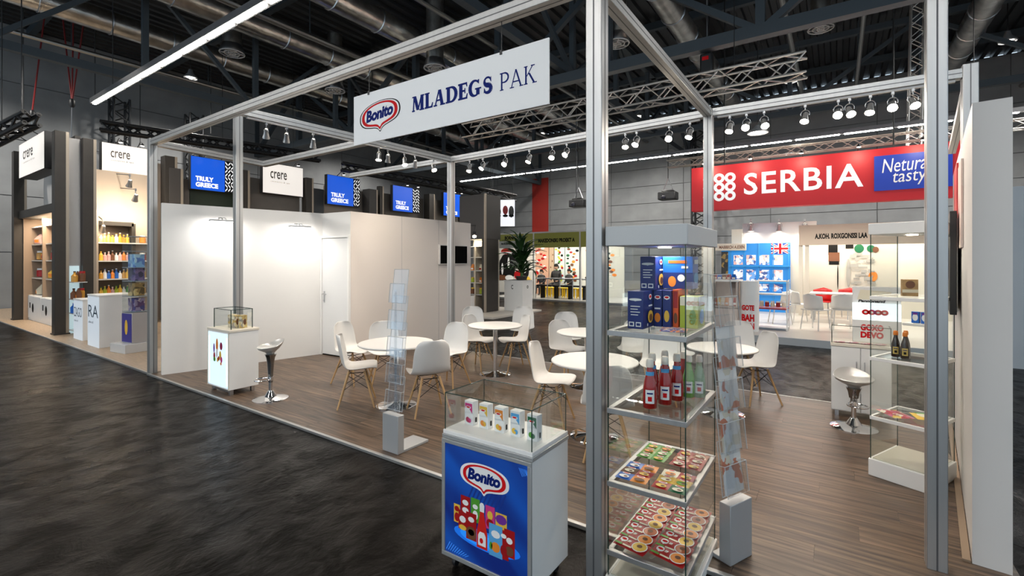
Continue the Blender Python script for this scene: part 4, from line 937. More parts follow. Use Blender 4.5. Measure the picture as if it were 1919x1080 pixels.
# ------------------------------------------------------------------ small lit counter at the left
LX0, LX1, LY0, LY1 = -6.74, -6.17, 2.83, 3.19; w, d = LX1-LX0, LY1-LY0; HT = .81
t = thing('lit_counter', 'small white counter with glowing front and glass hood by the second post', 'counter', ((LX0+LX1)/2, (LY0+LY1)/2, PZ))
MB().box(-w/2, w/2, -d/2, d/2, .07, HT-.03).build('cabinet_body', WHITE, t, bevel=.003)
MB().box(-w/2-.008, w/2+.008, -d/2-.008, d/2+.008, HT-.03, HT).build('counter_top', mat('counter_top_cream', (.72,.66,.56), .4), t, bevel=.003)
MB().box(-w/2, -w/2+.02, -d/2-.006, -d/2, .07, HT-.03).box(w/2-.02, w/2, -d/2-.006, -d/2, .07, HT-.03).build('front_trim', MATS['counter_top_cream'], t, smooth=0)
gpnl = MB().box(-w/2+.02, w/2-.02, -d/2-.004, -d/2, .09, HT-.05).build('lit_panel', mat('glow_panel', (.55,.62,.68), .5, emit=(.62,.80,.95), es=.55), t, smooth=0)
for sx in (-1, 1): MB().box(sx*(w/2-.05)-.012, sx*(w/2-.05)+.012, -d/2-.0055, -d/2-.004, .12, HT-.1).build('led_tube', mat('led_tube_glow', (.8,.9,1), .5, emit=(.75,.9,1), es=2.2), gpnl, smooth=0)
GF = (Vector((0, -d/2-.0056, 0)), Vector((1,0,0)), Vector((0,0,1)), Vector((0,-1,0)))
for i, (a, b, c, e_, mm) in enumerate(((-.10,.56,.02,.06,C_PUR),(-.02,.60,.03,.09,C_OR2),(.09,.60,.035,.05,mat('print_plum', (.3,.01,.06), .4)),(-.02,.50,.028,.06,PUREW),(-.09,.46,.025,.05,C_RED),(-.085,.42,.03,.03,C_GRN),(.07,.48,.028,.06,C_YEL),(.10,.43,.025,.04,C_PINK),(.0,.42,.02,.03,C_YEL),(.03,.44,.02,.03,C_RED),(.09,.38,.02,.02,C_OR2))):
    flat('pictured_food', ell(a, b, c, e_, 12), GF, mm, gpnl, .0004+.0003*i, .0003)
for sx in (-1, 1):
    for sy in (-1, 1): MB().box(sx*(w/2-.06)-.02, sx*(w/2-.06)+.02, sy*(d/2-.05)-.02, sy*(d/2-.05)+.02, 0, .07).build('foot', STEEL, t)
MB().box(-w/2+.06, w/2-.06, -d/2+.04, -d/2+.06, .02, .05).build('foot_rail', STEEL, t)
hw, hd_ = w/2-.06, d/2-.05; G1 = 1.055
for bx in ((-hw, hw, -hd_, -hd_+.004), (-hw, hw, hd_-.004, hd_), (-hw, -hw+.004, -hd_, hd_), (hw-.004, hw, -hd_, hd_)): MB().box(*bx, HT, G1).build('glass_pane', GLASS, t, smooth=0)
MB().box(-hw, hw, -hd_, hd_, G1-.004, G1).build('glass_lid', GLASS, t, smooth=0)
e = MB()
for sx in (-1, 1):
    for sy in (-1, 1): e.box(sx*hw-.004, sx*hw+.004, sy*hd_-.004, sy*hd_+.004, HT, G1)
for sy in (-1, 1): e.box(-hw, hw, sy*hd_-.004, sy*hd_+.004, G1-.004, G1+.003)
for sx in (-1, 1): e.box(sx*hw-.004, sx*hw+.004, -hd_, hd_, G1-.004, G1+.003)
e.build('glass_edges', GEDGE, t, smooth=0)
GOLD = [print_mat('golden_pack_%d' % i, [(.62,.45,.18),(.7,.6,.4),(.35,.3,.25),(.75,.66,.5),(.5,.33,.1)], 22, seed=i*3.1) for i in range(3)]
for i, (x, y) in enumerate(((-6.50,3.02),(-6.375,3.0),(-6.29,3.05))):
    carton((x, y, HT+PZ), (.075,.07,.165), 'golden food box, %s under the glass hood of the small lit counter' % ('leftmost','middle one','rightmost')[i], GOLD[i], math.radians(12), 'golden boxes under the hood', [('f', 0, .13, .03, .018, C_CRM, 'e'), ('r', 0, .08, .02, .04, C_BRN, 'e')])
# ------------------------------------------------------------------ right side: white cabinet, lit stand, second glass case
cx0, cx1, cy0, cy1 = -.055, .46, 6.19, 6.60; w, d = cx1-cx0, cy1-cy0; HC = .775
t = thing('white_cabinet', 'white two door cabinet with chrome handles and a glass hood behind the right stool', 'cabinet', ((cx0+cx1)/2, (cy0+cy1)/2, PZ))
MB().box(-w/2, w/2, -d/2+.018, d/2, .06, HC-.02).build('cabinet_body', WHITE, t, bevel=.002)
MB().box(-w/2-.006, w/2+.006, -d/2-.006, d/2+.006, HC-.02, HC+.01).build('counter_top', MATS['counter_top_cream'], t, bevel=.002)
for s in (-1, 1):
    dr = MB().box(s*w/4-w/4+.004, s*w/4+w/4-.004, -d/2, -d/2+.016, .07, HC-.025).build('door', WHITE, t, bevel=.002)
    MB().tube([(-s*-.035, -d/2, .60), (-s*-.035, -d/2-.025, .595), (-s*-.035, -d/2-.025, .455), (-s*-.035, -d/2, .45)], .005, 8).build('handle', STEEL, dr)
    for q in (-1, 1): MB().box(s*(w/2-.05)-.018, s*(w/2-.05)+.018, q*(d/2-.06)-.018, q*(d/2-.06)+.018, 0, .06).build('foot', STEEL, t)
hw, hd_ = w/2-.006, d/2-.02; G0, G1 = HC+.01, HC+.20
for bx in ((-hw, hw, -hd_, -hd_+.004), (-hw, -hw+.004, -hd_, .03), (hw-.004, hw, -hd_, .03)): MB().box(*bx, G0, G1).build('glass_pane', GLASS, t, smooth=0)
MB().box(-hw, hw, -hd_, 0, G1-.004, G1).build('glass_lid', GLASS, t, smooth=0)
e = MB()
for sx in (-1, 1): e.box(sx*hw-.004, sx*hw+.004, -hd_-.004, -hd_+.004, G0, G1).box(sx*hw-.004, sx*hw+.004, -hd_, .03, G1-.004, G1+.002)
e.box(-hw, hw, -hd_-.004, -hd_+.004, G1-.004, G1+.002); e.build('glass_edges', GEDGE, t, smooth=0)
for i in range(4): packet((.02+i*.115, 6.27+.02*(i % 2), G0+PZ+.002), (.11,.09,.012), 'pink and white packet, %s from the left in the hood of the white cabinet' % ORD[i], print_mat('pinkwhite_print', [(.75,.72,.7),(.55,.05,.12),(.8,.78,.75),(.6,.3,.35)], 30), .3*i, group='packets on the white cabinet')
st = thing('lit_product_stand', 'white stepped stand with red lettering on a glowing tier on the white cabinet', 'display stand', (.30, 6.50, PZ+HC+.01))
MB().box(-.16, .26, -.06, .10, 0, .24).build('lower_tier', WHITE, st, bevel=.003); MB().box(-.16, .26, -.03, .10, .24, .42).build('middle_tier', mat('stand_glow', (.7,.78,.82), .5, emit=(.75,.88,.95), es=.7), st, bevel=.003); MB().box(-.16, .26, .0, .10, .42, .60).build('upper_tier', WHITE, st, bevel=.003)
LF = lambda y: (Vector((.03, y, 0)), Vector((1,0,0)), Vector((0,0,1)), Vector((0,-1,0)))
for i in range(4): flat('red_ring', ell(-.075+i*.055, .325, .034, .030), LF(-.03), REDL, st, .001, .001); flat('ring_centre', ell(-.075+i*.055, .325, .013, .011), LF(-.03), PUREW, st, .0022, .0006)
letters('GOXO', LF(-.06), -.02, .16, .20, .07, REDL, st, 'red_lettering', .06, 0, .001); letters('DEVO', LF(-.06), -.02, .08, .20, .07, REDL, st, 'red_lettering', .06, 0, .001)
flat('pictured_bread', [(-.15,.46),(.13,.46),(.15,.55),(-.12,.57)], LF(.0), C_CRM, st, .001, .001); letters('Pannonand', LF(0), -.02, .445, .24, .03, BLK, st, 'small_lettering', .04, .2, .002)
# second glass case, turned a little, next to the right wall
cang = math.radians(-24.5); e1 = Vector((math.cos(cang), math.sin(cang), 0)); e2 = Vector((-math.sin(cang), math.cos(cang), 0)); GW, GD = .36, .48
L0 = Vector((.215, 4.64, 0)); c2 = L0+e1*GW/2+e2*GD/2
glass_case('glass_display_case', 'narrow glass case with dark sauce bottles standing turned beside the right wall', c2.x, c2.y, GW, GD, cang, (1.42, .945, .485), 1.90, 1.985, .13, False, PZ)
def in2(a, b, z): p = L0+e1*a+e2*b; return (p.x, p.y, z)
DARKB = mat('dark_sauce_bottle', (.022,.010,.006), .15, coat=.5); ORC = mat('orange_cap', (.80,.22,.02), .35); GOLDL = mat('gold_label', (.62,.45,.12), .4)
for i, (a, b) in enumerate(((.10,.17),(.17,.14),(.14,.24))): bottle(in2(a, b, .947), 'dark sauce bottle with orange cap, %s on the middle shelf of the narrow case' % ('left','right','rear')[i], DARKB, ORC, GOLDL, .215, 1.0, 'dark sauce bottles', art=BLK)
packet(in2(.10,.16,.489), (.15,.22,.02), 'red and yellow flat bag on the low shelf of the narrow case', print_mat('lowbag_print', [(.55,.02,.05),(.7,.5,.1),(.5,.1,.2),(.7,.65,.55),(.3,.01,.02)], 28), .5, group='bags in the narrow case')
packet(in2(.24,.26,.489), (.12,.18,.02), 'yellow flat bag at the right of the low shelf of the narrow case', C_YEL, .2, group='bags in the narrow case', deco=[(0,0,.3,.3,C_CRM,'e'),(0,.3,.3,.08,C_GRN,'r')])
carton(in2(.17,.22,1.422), (.10,.035,.13), 'tan folded snack bag standing on the upper shelf of the narrow case', mat('tan_bag', (.45,.27,.11), .5, noise=.3, nscale=20), .2, deco=[('f', 0, .04, .05, .012, C_CRM, 'r'), ('f', 0, .09, .03, .03, C_BRN, 'e')])
for i, (a, b) in enumerate(((.15,.40),(.21,.40),(.27,.40))): carton(in2(a, b, 1.20+.0), (.05,.03,.09), 'blue pack, %s of the three hanging on the back pane shelf of the narrow case' % ORD[i], C_BLUE, cang, 'blue packs in the narrow case', [('f', 0, .045, .018, .028, PUREW, 'e'), ('f', 0, .075, .016, .008, C_PUR, 'r')])
tag(MB().box(-.12, .13, -.06, .05, 0, .02).build('small_shelf', WHITE, loc=in2(.20,.405,1.178), rot=(0,0,cang), bevel=.002), 'small white shelf carrying the three blue packs inside the narrow case', 'shelf')
# screen and posters on the right wall
rd = (RW1-RW0).normalized(); rn = Vector((-rd.y, rd.x, 0))
def on_right(s, z, off): p = RW0+rd*s+rn*off; return Vector((p.x, p.y, z))
tv = thing('wall_screen', 'flat black screen mounted on the right wall, seen edge on', 'screen', on_right(1.75, 1.65, .045), math.atan2(rd.y, rd.x)+math.pi)
MB().box(-.55, .55, -.02, .02, -.36, .42).build('screen_body', BLACK, tv, bevel=.004)
MB().box(-.53, .53, .0, 0.012, -.34, .40).build('screen_bezel', WHITEP, tv, loc=(0,.012,0)); MB().box(-.50, .50, .024, .026, -.31, .37).build('screen_glass', mat('screen_picture', (.05,.08,.14), .1), tv, smooth=0)
MB().box(-.2, .2, -.05, -.02, -.1, .15).build('wall_mount', BLACK, tv)
for i, (s, z, w_, h_, cols, lab) in enumerate(((1.15, 2.10, .5, .62, [(.72,.55,.48),(.75,.62,.55),(.6,.3,.28)], 'pale pink poster high on the right wall'), (1.95, 2.27, .6, .45, [(.45,.01,.015),(.5,.02,.02),(.4,.01,.01)], 'red poster high on the right wall behind the pink one'))):
    o = MB().box(-w_/2, w_/2, -.006, .006, -h_/2, h_/2).build('wall_poster', print_mat('poster_print_%d' % i, cols, 3, .5), loc=on_right(s, z, .0075), rot=(0,0,math.atan2(rd.y, rd.x)+math.pi), smooth=0); tag(o, lab, 'poster')
# screen on the storage wall
for (y, z) in ((onX(847, DWX)[0], None),):
    y0, d0 = onX(821, DWX); y1, d1 = onX(873, DWX)
    t = thing('wall_screen', 'black switched off screen on the pinkish storage wall behind the rear post', 'screen', (DWX+.03, (y0+y1)/2, 1.82), -math.pi/2)
    wv = (y1-y0); MB().box(-wv/2, wv/2, -.028, .02, -.21, .21).build('screen_body', mat('screen_frame_white', (.7,.66,.62), .5), t, bevel=.003)
    MB().box(-wv/2+.02, wv/2-.02, .02, .024, -.19, .19).build('screen_glass', mat('screen_black', (.003,.003,.003), .9, spec=.05), t, smooth=0)
    t.rotation_euler = (0, 0, -math.pi/2)
# ------------------------------------------------------------------ neighbouring stands at the left
LWOOD = mat('pale_wood_floor', (.42,.31,.21), .4, noise=.22, nscale=5, stretch=(1,9,1))
struct(MB().box(-23.9, -8.44, 2.76, 8.2, 0, .02).build('floor_left_stand', LWOOD, smooth=0))
struct(MB().box(-23.9, -8.44, 2.735, 2.76, 0, .026).build('trim_3', MATS['platform_edge_metal'], smooth=0))
BRN2 = mat('brown_grey_panel', (.19,.165,.14), .55, noise=.1, nscale=2); DKP = mat('dark_stand_panel', (.055,.05,.047), .5); TAUPE = mat('taupe_wall', (.36,.30,.25), .6)
CLR = [(1,.78,.52)]
def col(px, Y, w, h, label, m=BROWNC):
    x, d = onY(px, Y); t = thing('stand_column', label, 'column', (x, Y, .02))
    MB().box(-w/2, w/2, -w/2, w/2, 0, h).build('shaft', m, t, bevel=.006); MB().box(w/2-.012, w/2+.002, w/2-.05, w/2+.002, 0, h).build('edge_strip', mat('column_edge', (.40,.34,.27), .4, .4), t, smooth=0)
    MB().box(-w/2-.02, w/2+.02, -w/2-.02, w/2+.02, 0, .03).build('foot_plate', BROWNC, t); return x
xc1 = col(36, 3.15, .26, 4.75, 'brown square column at the far left edge of the first stand')
xc2 = col(113, 3.05, .24, 4.60, 'brown square column right of the cupboard wall, left of the grey panel')
col3y = onX(165, -14.5)[0]
xc3 = col(165, col3y, .24, 4.52, 'brown square column left of the bottle shelves')
def lightbox(name, label, w, h, th, loc, rz, face_m, parts=None):
    t = thing(name, label, 'sign', loc, rz)
    MB().box(-w/2, w/2, 0, th, 0, h).build('sign_case', BLACK, t, bevel=.004)
    for s in (-1, 1): MB().box(s*w*.3-.03, s*w*.3+.03, th, th+.22, h*.4, h*.5).build('wall_bracket', BLACK, t, smooth=0)
    f = MB().box(-w/2+.012, w/2-.012, -.004, 0, .012, h-.012).build('sign_face', face_m, t, smooth=0)
    return t, (Vector((0, -.004, 0)), Vector((1,0,0)), Vector((0,0,1)), Vector((0,-1,0))), f
FACEW = mat('lit_sign_cream', (.75,.72,.68), .5, emit=(1,.93,.86), es=.42); FACEB = mat('lit_sign_blue', (.002,.045,.33), .4, emit=(.001,.085,.60), es=.62); LITW = mat('lit_letter_white', (.8,.8,.8), .5, emit=(1,1,1), es=.5); GREYT = mat('sign_grey_text', (.10,.09,.085), .5)
def clip_lamp(parent, x, z, reach=.35, power=0, n='clip_lamp'):
    o = MB().tube([(x,.02,z),(x,-reach*.6,z+.12),(x,-reach,z+.06)], .012, 6).lathe([(.02,0),(.05,-.06),(.05,-.065)], 10, (x,-reach,z+.06)).build(n, BLACK, parent)
    MB().lathe([(.042,0),(.042,.004)], 10, (x,-reach,z-.012)).build('lamp_glow', LITSOFT, o)
    if power:
        L = bpy.data.lights.new('clip', 'POINT'); L.energy = power; L.color = (1,.85,.65); L.shadow_soft_size = .05; lo = bpy.data.objects.new('clip', L); COL.objects.link(lo); lo.parent = o; lo.location = (x, -reach, z-.06)
def crere(label, w, h, loc, rz, th=.18):
    t, f, fo = lightbox('lit_sign', label, w, h, th, loc, rz, FACEW)
    letters('crere', f, -.12*w, .62*h, .40*w, .24*h, GREYT, fo, 'lettering', .012, 0, .002); letters('cosmetics & spa', f, -.08*w, .40*h, .46*w, .06*h, GREYT, fo, 'small_lettering', .0, 0, .002, 1.3)
    clip_lamp(t, -.2*w, h, .3); clip_lamp(t, .25*w, h, .3); return t
def greece(label, w, h, loc, rz, wb):
    t, f, fo = lightbox('lit_sign', label, w, h, .16, loc, rz, FACEB)
    letters('TRULY', f, -w/2+wb*.40, .34*h, .52*wb, .145*h, LITW, fo, 'lettering', .05, 0, .004); letters('GREECE', f, -w/2+wb*.47, .16*h, .66*wb, .145*h, LITW, fo, 'lettering', .05, 0, .004)
    if w > wb:
        flat('pattern_panel', rect(-w/2+wb, w/2-.01, .01, h-.01), f, BLK, fo, .001, .001); rnd = random.Random(int(loc[1]*100)); ww = w-wb
        for i in range(8):
            for j in range(3):
                a = -w/2+wb+ww*(.18+.32*j); b = h*(.09+.117*i); s = 1 if (i+j+rnd.randint(0, 1)) % 2 else -1; q = .055*h
                flat('pattern_dash', [(a-ww*.12,b-s*q*.7-.022),(a-ww*.12,b-s*q*.7+.022),(a+ww*.12,b+s*q*.7+.022),(a+ww*.12,b+s*q*.7-.022)], f, LITW, fo, .004, .001)
    clip_lamp(t, -.2*w, h, .4); clip_lamp(t, .2*w, h, .4); return t
x0, d0 = onY(36, 2.9); x1, d1 = onY(83, 2.9); crere('cream lit sign reading crere at the far left edge, facing the aisle', x1-x0, .88, ((x0+x1)/2, 2.9, 3.83), 0, .34)
RX = -15.5
def row_y(px): return onX(px, RX)[0]
def sign_row(px0, px1): y0, y1 = row_y(px0), row_y(px1); return y0, y1
HP = math.pi/2
y0, y1 = sign_row(190, 280); crere('cream lit sign reading crere left of the booth corner post', y1-y0, .74, (RX, (y0+y1)/2, 4.0), HP)
y0, y1 = sign_row(357, 438); yb = row_y(421); greece('blue lit sign TRULY GREECE, first from the left beside the second post', y1-y0, .98, (RX, (y0+y1)/2, 3.78), HP, yb-y0)
y0, y1 = sign_row(492, 568); crere('cream lit sign reading crere above the white wall between two blue signs', y1-y0, 1.02, (RX, (y0+y1)/2, 3.92), HP)
y0, y1 = sign_row(613, 674); yb = row_y(662); greece('blue lit sign TRULY GREECE, second from the left, above the door', y1-y0, 1.1, (RX, (y0+y1)/2, 3.78), HP, yb-y0)
y0, y1 = sign_row(736, 786); yb = row_y(773); greece('blue lit sign TRULY GREECE, third from the left, above the pinkish wall', y1-y0, 1.1, (RX, (y0+y1)/2, 3.80), HP, yb-y0)
y0, y1 = sign_row(831, 863); greece('blue lit sign TRULY GREECE, farthest, half behind the rear post', y1-y0, 1.12, (RX, (y0+y1)/2, 3.84), HP, y1-y0)
# facade of that row: stand boxes between columns
segs = [(282, 312, TAUPE, 4.45, 'taupe panel'), (335, 356, BRN2, 4.1, 'narrow brown panel'), (357, 446, mat('dark_green_panel', (.03,.045,.028), .6), 4.0, 'dark green panel'), (468, 566, BRN2, 4.42, 'brown panel'), (588, 612, mat('hall_grey_panel', (.10,.105,.11), .6), 4.35, 'dark grey panel'), (613, 708, TAUPE, 4.5, 'taupe back panel'), (722, 800, BRN2, 4.55, 'brown grey panel'), (810, 880, BRN2, 4.6, 'far brown panel')]
for a, b, m, h, lab in segs:
    y0, y1 = row_y(a)+.12, row_y(b)+.12
    tag(MB().box(-.06, 0, -(y1-y0)/2, (y1-y0)/2, 0, h).build('partition', m, loc=(RX-.35, (y0+y1)/2, .0), smooth=0), '%s of the stand row behind the left white wall' % lab, 'panel', 'stand row panels')
for i, (px, w, h) in enumerate(((318, .3, 4.62), (327, .34, 4.3), (456, .3, 4.55), (578, .28, 4.62), (695, .42, 4.55), (714, .2, 4.75), (806, .36, 4.75), (872, .4, 4.8))):
    y, d = onX(px, RX); t = thing('stand_column', 'column of the stand row behind the left wall, %s from the left' % ORD[i], 'column', (RX-.05, y, 0), 0, 'stand row columns')
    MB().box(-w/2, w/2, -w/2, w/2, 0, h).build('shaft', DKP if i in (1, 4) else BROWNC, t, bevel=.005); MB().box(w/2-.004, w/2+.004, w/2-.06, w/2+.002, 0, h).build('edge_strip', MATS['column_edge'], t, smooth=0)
# cupboard wall between the first two columns
ux0, ux1 = xc1+.16, xc2-.14; uw = ux1-ux0
t = thing('shelf_cupboard', 'tall lit cupboard with product shelves and white doors between two brown columns', 'cupboard', ((ux0+ux1)/2, 3.2, .02))
MB().box(-uw/2, uw/2, .5, .56, 0, 2.9).build('back_panel', mat('cupboard_back', (.58,.48,.38), .6), t, smooth=0)
for bx in ((-uw/2, -uw/2+.06, 0, .5, 0, 2.9), (uw/2-.06, uw/2, 0, .5, 0, 2.9), (-uw*.14-.03, -uw*.14+.03, .1, .5, .7, 2.8)): MB().box(*bx).build('side_panel', mat('cupboard_side', (.34,.25,.18), .55), t, smooth=0)
MB().box(-uw/2-.1, uw/2+.1, -.08, .5, 2.84, 3.06).build('top_beam', BROWNC, t, bevel=.01)
MB().box(-uw/2, uw/2, .1, .5, 0, .70).build('base_cabinet', WHITE, t, bevel=.004)
for i in range(3):
    a = -uw/2+.08+i*(uw-.16)/3; dd = MB().box(a+.01, a+(uw-.16)/3-.01, .084, .1, .06, .68).build('door', WHITE, t, bevel=.003); MB().box(a+.25, a+.29, .07, .085, .35, .5).build('handle', BLACK, dd, smooth=0)
    flat('pictured_grapes', ell(a+.55, .36, .10, .13, 10), (Vector((0,.084,.0)), Vector((1,0,0)), Vector((0,0,1)), Vector((0,-1,0))), BLK, dd, .001, .001)
for z in (1.19, 1.68, 2.13, 2.62):
    MB().box(-uw/2+.06, uw/2-.06, .16, .5, z-.03, z).build('shelf', mat('glass_shelf_pale', (.62,.62,.6), .2), t, smooth=0)
L = bpy.data.lights.new('cupboard_lamp', 'AREA'); L.shape = 'RECTANGLE'; L.size = uw*.8; L.size_y = .2; L.energy = 75; L.color = (1,.80,.58); lo = bpy.data.objects.new('cupboard_lamp', L); COL.objects.link(lo); lo.parent = t; lo.location = (0, .1, 2.8); lo.rotation_euler = (math.radians(25), 0, 0)
t2 = tag(MB().box(-uw/2, uw/2, 0, .05, 0, 1.05).build('partition', mat('upper_panel_white', (.6,.58,.56), .5), loc=((ux0+ux1)/2, 3.62, 3.08), smooth=0), 'white panel above the cupboard wall at far left', 'panel')
tag(MB().bar((-uw/2-.1, 0, 0), (uw/2+.1, 0, 0), .1).build('cross_bar', BROWNC, loc=((ux0+ux1)/2, 3.36, 4.55), smooth=0), 'brown crossbar joining the two far left columns at the top', 'beam')
# small goods: jars, bottles and bags as individuals
def goods_proto(kind, m, m2):
    if kind == 'bottle': o = MB().lathe([(.5,0),(.5,.55),(.18,.75),(.18,.92)], 10).lathe([(.2,.92),(.2,1.0)], 8, mi=1)
    elif kind == 'jar': o = MB().lathe([(.42,0),(.5,.05),(.5,.7),(.42,.8)], 10).lathe([(.45,.8),(.45,1.0)], 10, mi=1)
    elif kind == 'bag': o = MB().add([(-.5,-.35,0),(.5,-.35,0),(.5,.35,0),(-.5,.35,0),(-.45,-.4,.45),(.45,-.4,.45),(.45,.4,.45),(-.45,.4,.45),(-.3,-.03,1),(.3,-.03,1),(.3,.03,1),(-.3,.03,1)], [(0,3,2,1),(0,1,5,4),(1,2,6,5),(2,3,7,6),(3,0,4,7),(4,5,9,8),(5,6,10,9),(6,7,11,10),(7,4,8,11),(8,9,10,11)]).box(-.3, .3, -.42, -.36, .12, .4, 1)
    else: o = MB().box(-.5, .5, -.35, .35, 0, 1).box(-.35, .35, -.36, -.35, .3, .75, 1)
    x = o.build(kind, [m, m2]); me = x.data; bpy.data.objects.remove(x); return me
PAL = {'amber': mat('amber_glass', (.60,.30,.04), .2), 'white': PUREW, 'pink': mat('pink_soap', (.70,.42,.40), .4), 'yellow': C_YEL, 'orange': C_OR2, 'blue': C_BLUE, 'red': C_RED, 'green': C_GRN, 'brown': C_BRN, 'cream': C_CRM, 'black': BLK, 'lime': C_LIME}
GM = {}
def goods(kind, c1, c2, x, y, z, w, h, label, group, rz=0.0, cat=None):
    k = (kind, c1, c2)
    if k not in GM: GM[k] = goods_proto(kind, PAL[c1], PAL[c2])
    o = bpy.data.objects.new('product_'+kind, GM[k]); COL.objects.link(o); o.location = (x, y, z); o.scale = (w, w, h); o.rotation_euler = (0, 0, rz); return tag(o, label, cat or kind, group)
rnd = random.Random(3)
SHN = ['lowest','second','third','top']
for r_, (z, items) in enumerate(((.72, [('bag','cream','orange'),('jar','brown','cream'),('bag','white','red'),('box','cream','brown'),('bag','orange','cream')]), (1.21, [('jar','red','white'),('bag','orange','red'),('bag','yellow','orange'),('bag','red','cream'),('bag','orange','yellow'),('bag','white','orange')]),
        (1.70, [('jar','amber','white'),('bag','orange','red'),('jar','red','cream'),('bag','pink','white'),('bag','orange','cream'),('bag','white','orange')]), (2.15, [('bag','pink','orange'),('bag','pink','cream'),('bag','orange','white'),('bag','pink','orange'),('bag','cream','orange')]))):
    n_ = len(items)
    for i, (k_, a, b) in enumerate(items):
        x = ux0+.35+(uw-.6)*i/(n_-1); goods(k_, a, b, x, 3.52, z+.022, .30 if k_ != 'jar' else .22, .27 if k_ != 'jar' else .24, '%s %s, %s from the left on the %s shelf of the far left cupboard' % (a, k_, ORD[i], SHN[r_]), 'goods in the far left cupboard', rnd.uniform(-.3,.3))
# far left lit cabinet with bags
xa, _ = onY(-25, 4.2); xb_, _ = onY(27, 4.2)
tag(MB().box(xa, xb_, 4.6, 4.7, 0, 4.2).build('partition', TAUPE, smooth=0), 'beige stand wall at the extreme left edge', 'panel')
t = thing('lit_shelf_cabinet', 'bluish lit shelf cabinet with bags at the extreme left edge', 'cabinet', ((xa+xb_)/2, 4.3, .02)); ww = xb_-xa
MB().box(-ww/2, ww/2, .25, .3, 0, 1.45).box(-ww/2, ww/2, -.2, .25, 0, .1).build('cabinet_back', mat('blue_lit_back', (.55,.68,.72), .5, emit=(.6,.8,.85), es=.35), t, smooth=0)
for z in (.55, .98): MB().box(-ww/2, ww/2, -.2, .25, z-.03, z).build('shelf', WHITE, t, smooth=0)
for i in range(3):
    goods('bag', 'black', 'red', (xa+xb_)/2-ww*.3+ww*.33*i, 4.3, .122, .45, .36, 'black bag, %s from the left on the low shelf at the extreme left edge' % ORD[i], 'bags at the left edge'); goods('bag', 'red', 'white', (xa+xb_)/2-ww*.3+ww*.33*i, 4.3, .572, .45, .3, 'red bag, %s from the left on the middle shelf at the extreme left edge' % ORD[i], 'bags at the left edge'); goods('jar', 'brown', 'yellow', (xa+xb_)/2-ww*.3+ww*.33*i, 4.3, 1.002, .3, .25, 'brown jar, %s from the left on the upper shelf at the extreme left edge' % ORD[i], 'jars at the left edge')
# grey panel and small lit glass shelf left of the third column
tag(MB().box(0, .06, 0, col3y-3.30, 0, 4.5).build('partition', mat('grey_white_panel', (.46,.45,.44), .55), loc=(-14.62, 3.2, .02), smooth=0), 'tall grey white panel between the brown columns', 'panel')
t = thing('glass_shelf_unit', 'small lit glass shelf unit in front of the grey white panel', 'shelf', (-14.55, 3.2, .02)); ww = col3y-3.35
MB().box(.0, .02, 0, ww, 0, 1.55).build('back_panel', MATS['blue_lit_back'], t, smooth=0)
for z in (.1, .48, .80, 1.19): MB().box(.02, .42, -.02, ww+.05, z-.02, z).build('shelf', mat('glass_shelf_pale', (.62,.62,.6), .2), t, smooth=0)
for i, (k_, a, b, z) in enumerate((('bottle','brown','black',.80),('bag','brown','orange',.80),('jar','amber','red',.80),('bottle','amber','black',1.19),('bag','brown','yellow',1.19),('jar','brown','red',1.19),('bottle','blue','white',.48),('jar','red','white',.48))):
    goods(k_, a, b, -14.28+.06*(i % 2), 3.22+ww*.38*(i % 3), z+.022, .12, .24, '%s %s, number %s on the small lit glass shelf unit' % (a, k_, ['one','two','three','four','five','six','seven','eight'][i]), 'goods on the small lit shelf')
# bottle shelves of the second stand: back wall facing the aisle between
BX = -15.2; yA, yB = onX(176, BX)[0], onX(244, BX)[0]; yC = onX(284, BX)[0]
t = thing('bottle_shelves', 'dark brown lit wall shelves full of small bottles in the second stand', 'shelf', (BX, (yA+yC)/2, .02)); wl_ = yC-yA
MB().box(-.1, -.02, -wl_/2, wl_/2, 0, 3.95).build('back_panel', mat('taupe_lit_wall', (.50,.42,.34), .6), t, smooth=0)
MB().box(-.02, 0, -wl_/2, yB-(yA+yC)/2, .2, 2.55).build('brown_backdrop', mat('brown_backdrop', (.115,.085,.06), .6), t, smooth=0)
MB().box(-.02, .25, yB-(yA+yC)/2-.04, yB-(yA+yC)/2+.04, 0, 2.62).box(-.02, .25, -wl_/2, yB-(yA+yC)/2, 2.55, 2.65).build('shelf_frame', BROWNC, t, smooth=0)
ZR = [zat(553, 12.2), zat(523, 12.2), zat(490, 12.2), zat(457, 12.2)]
for z in ZR: MB().box(0, .28, -wl_/2, wl_/2, z-.03, z).build('shelf', mat('glass_shelf_pale', (.62,.62,.6), .2), t, smooth=0)
for i in range(3):
    L = bpy.data.lights.new('shelf_lamp', 'POINT'); L.energy = 16; L.color = (1,.82,.6); L.shadow_soft_size = .06; lo = bpy.data.objects.new('shelf_lamp', L); COL.objects.link(lo); lo.parent = t; lo.location = (.75, -wl_*.35+wl_*.35*i, 2.9)
PALR = [[('yellow','green'),('lime','yellow'),('orange','white'),('pink','white'),('lime','green'),('yellow','lime'),('white','lime'),('green','yellow')], [('amber','black'),('white','blue'),('blue','white'),('orange','white'),('blue','white'),('white','blue'),('amber','white'),('yellow','white')], [('yellow','black'),('pink','white'),('pink','white'),('brown','white'),('white','pink'),('pink','black'),('orange','white'),('pink','white')], [('yellow','black'),('amber','white'),('yellow','white'),('yellow','black'),('white','amber'),('amber','white'),('amber','yellow'),('yellow','white')]]
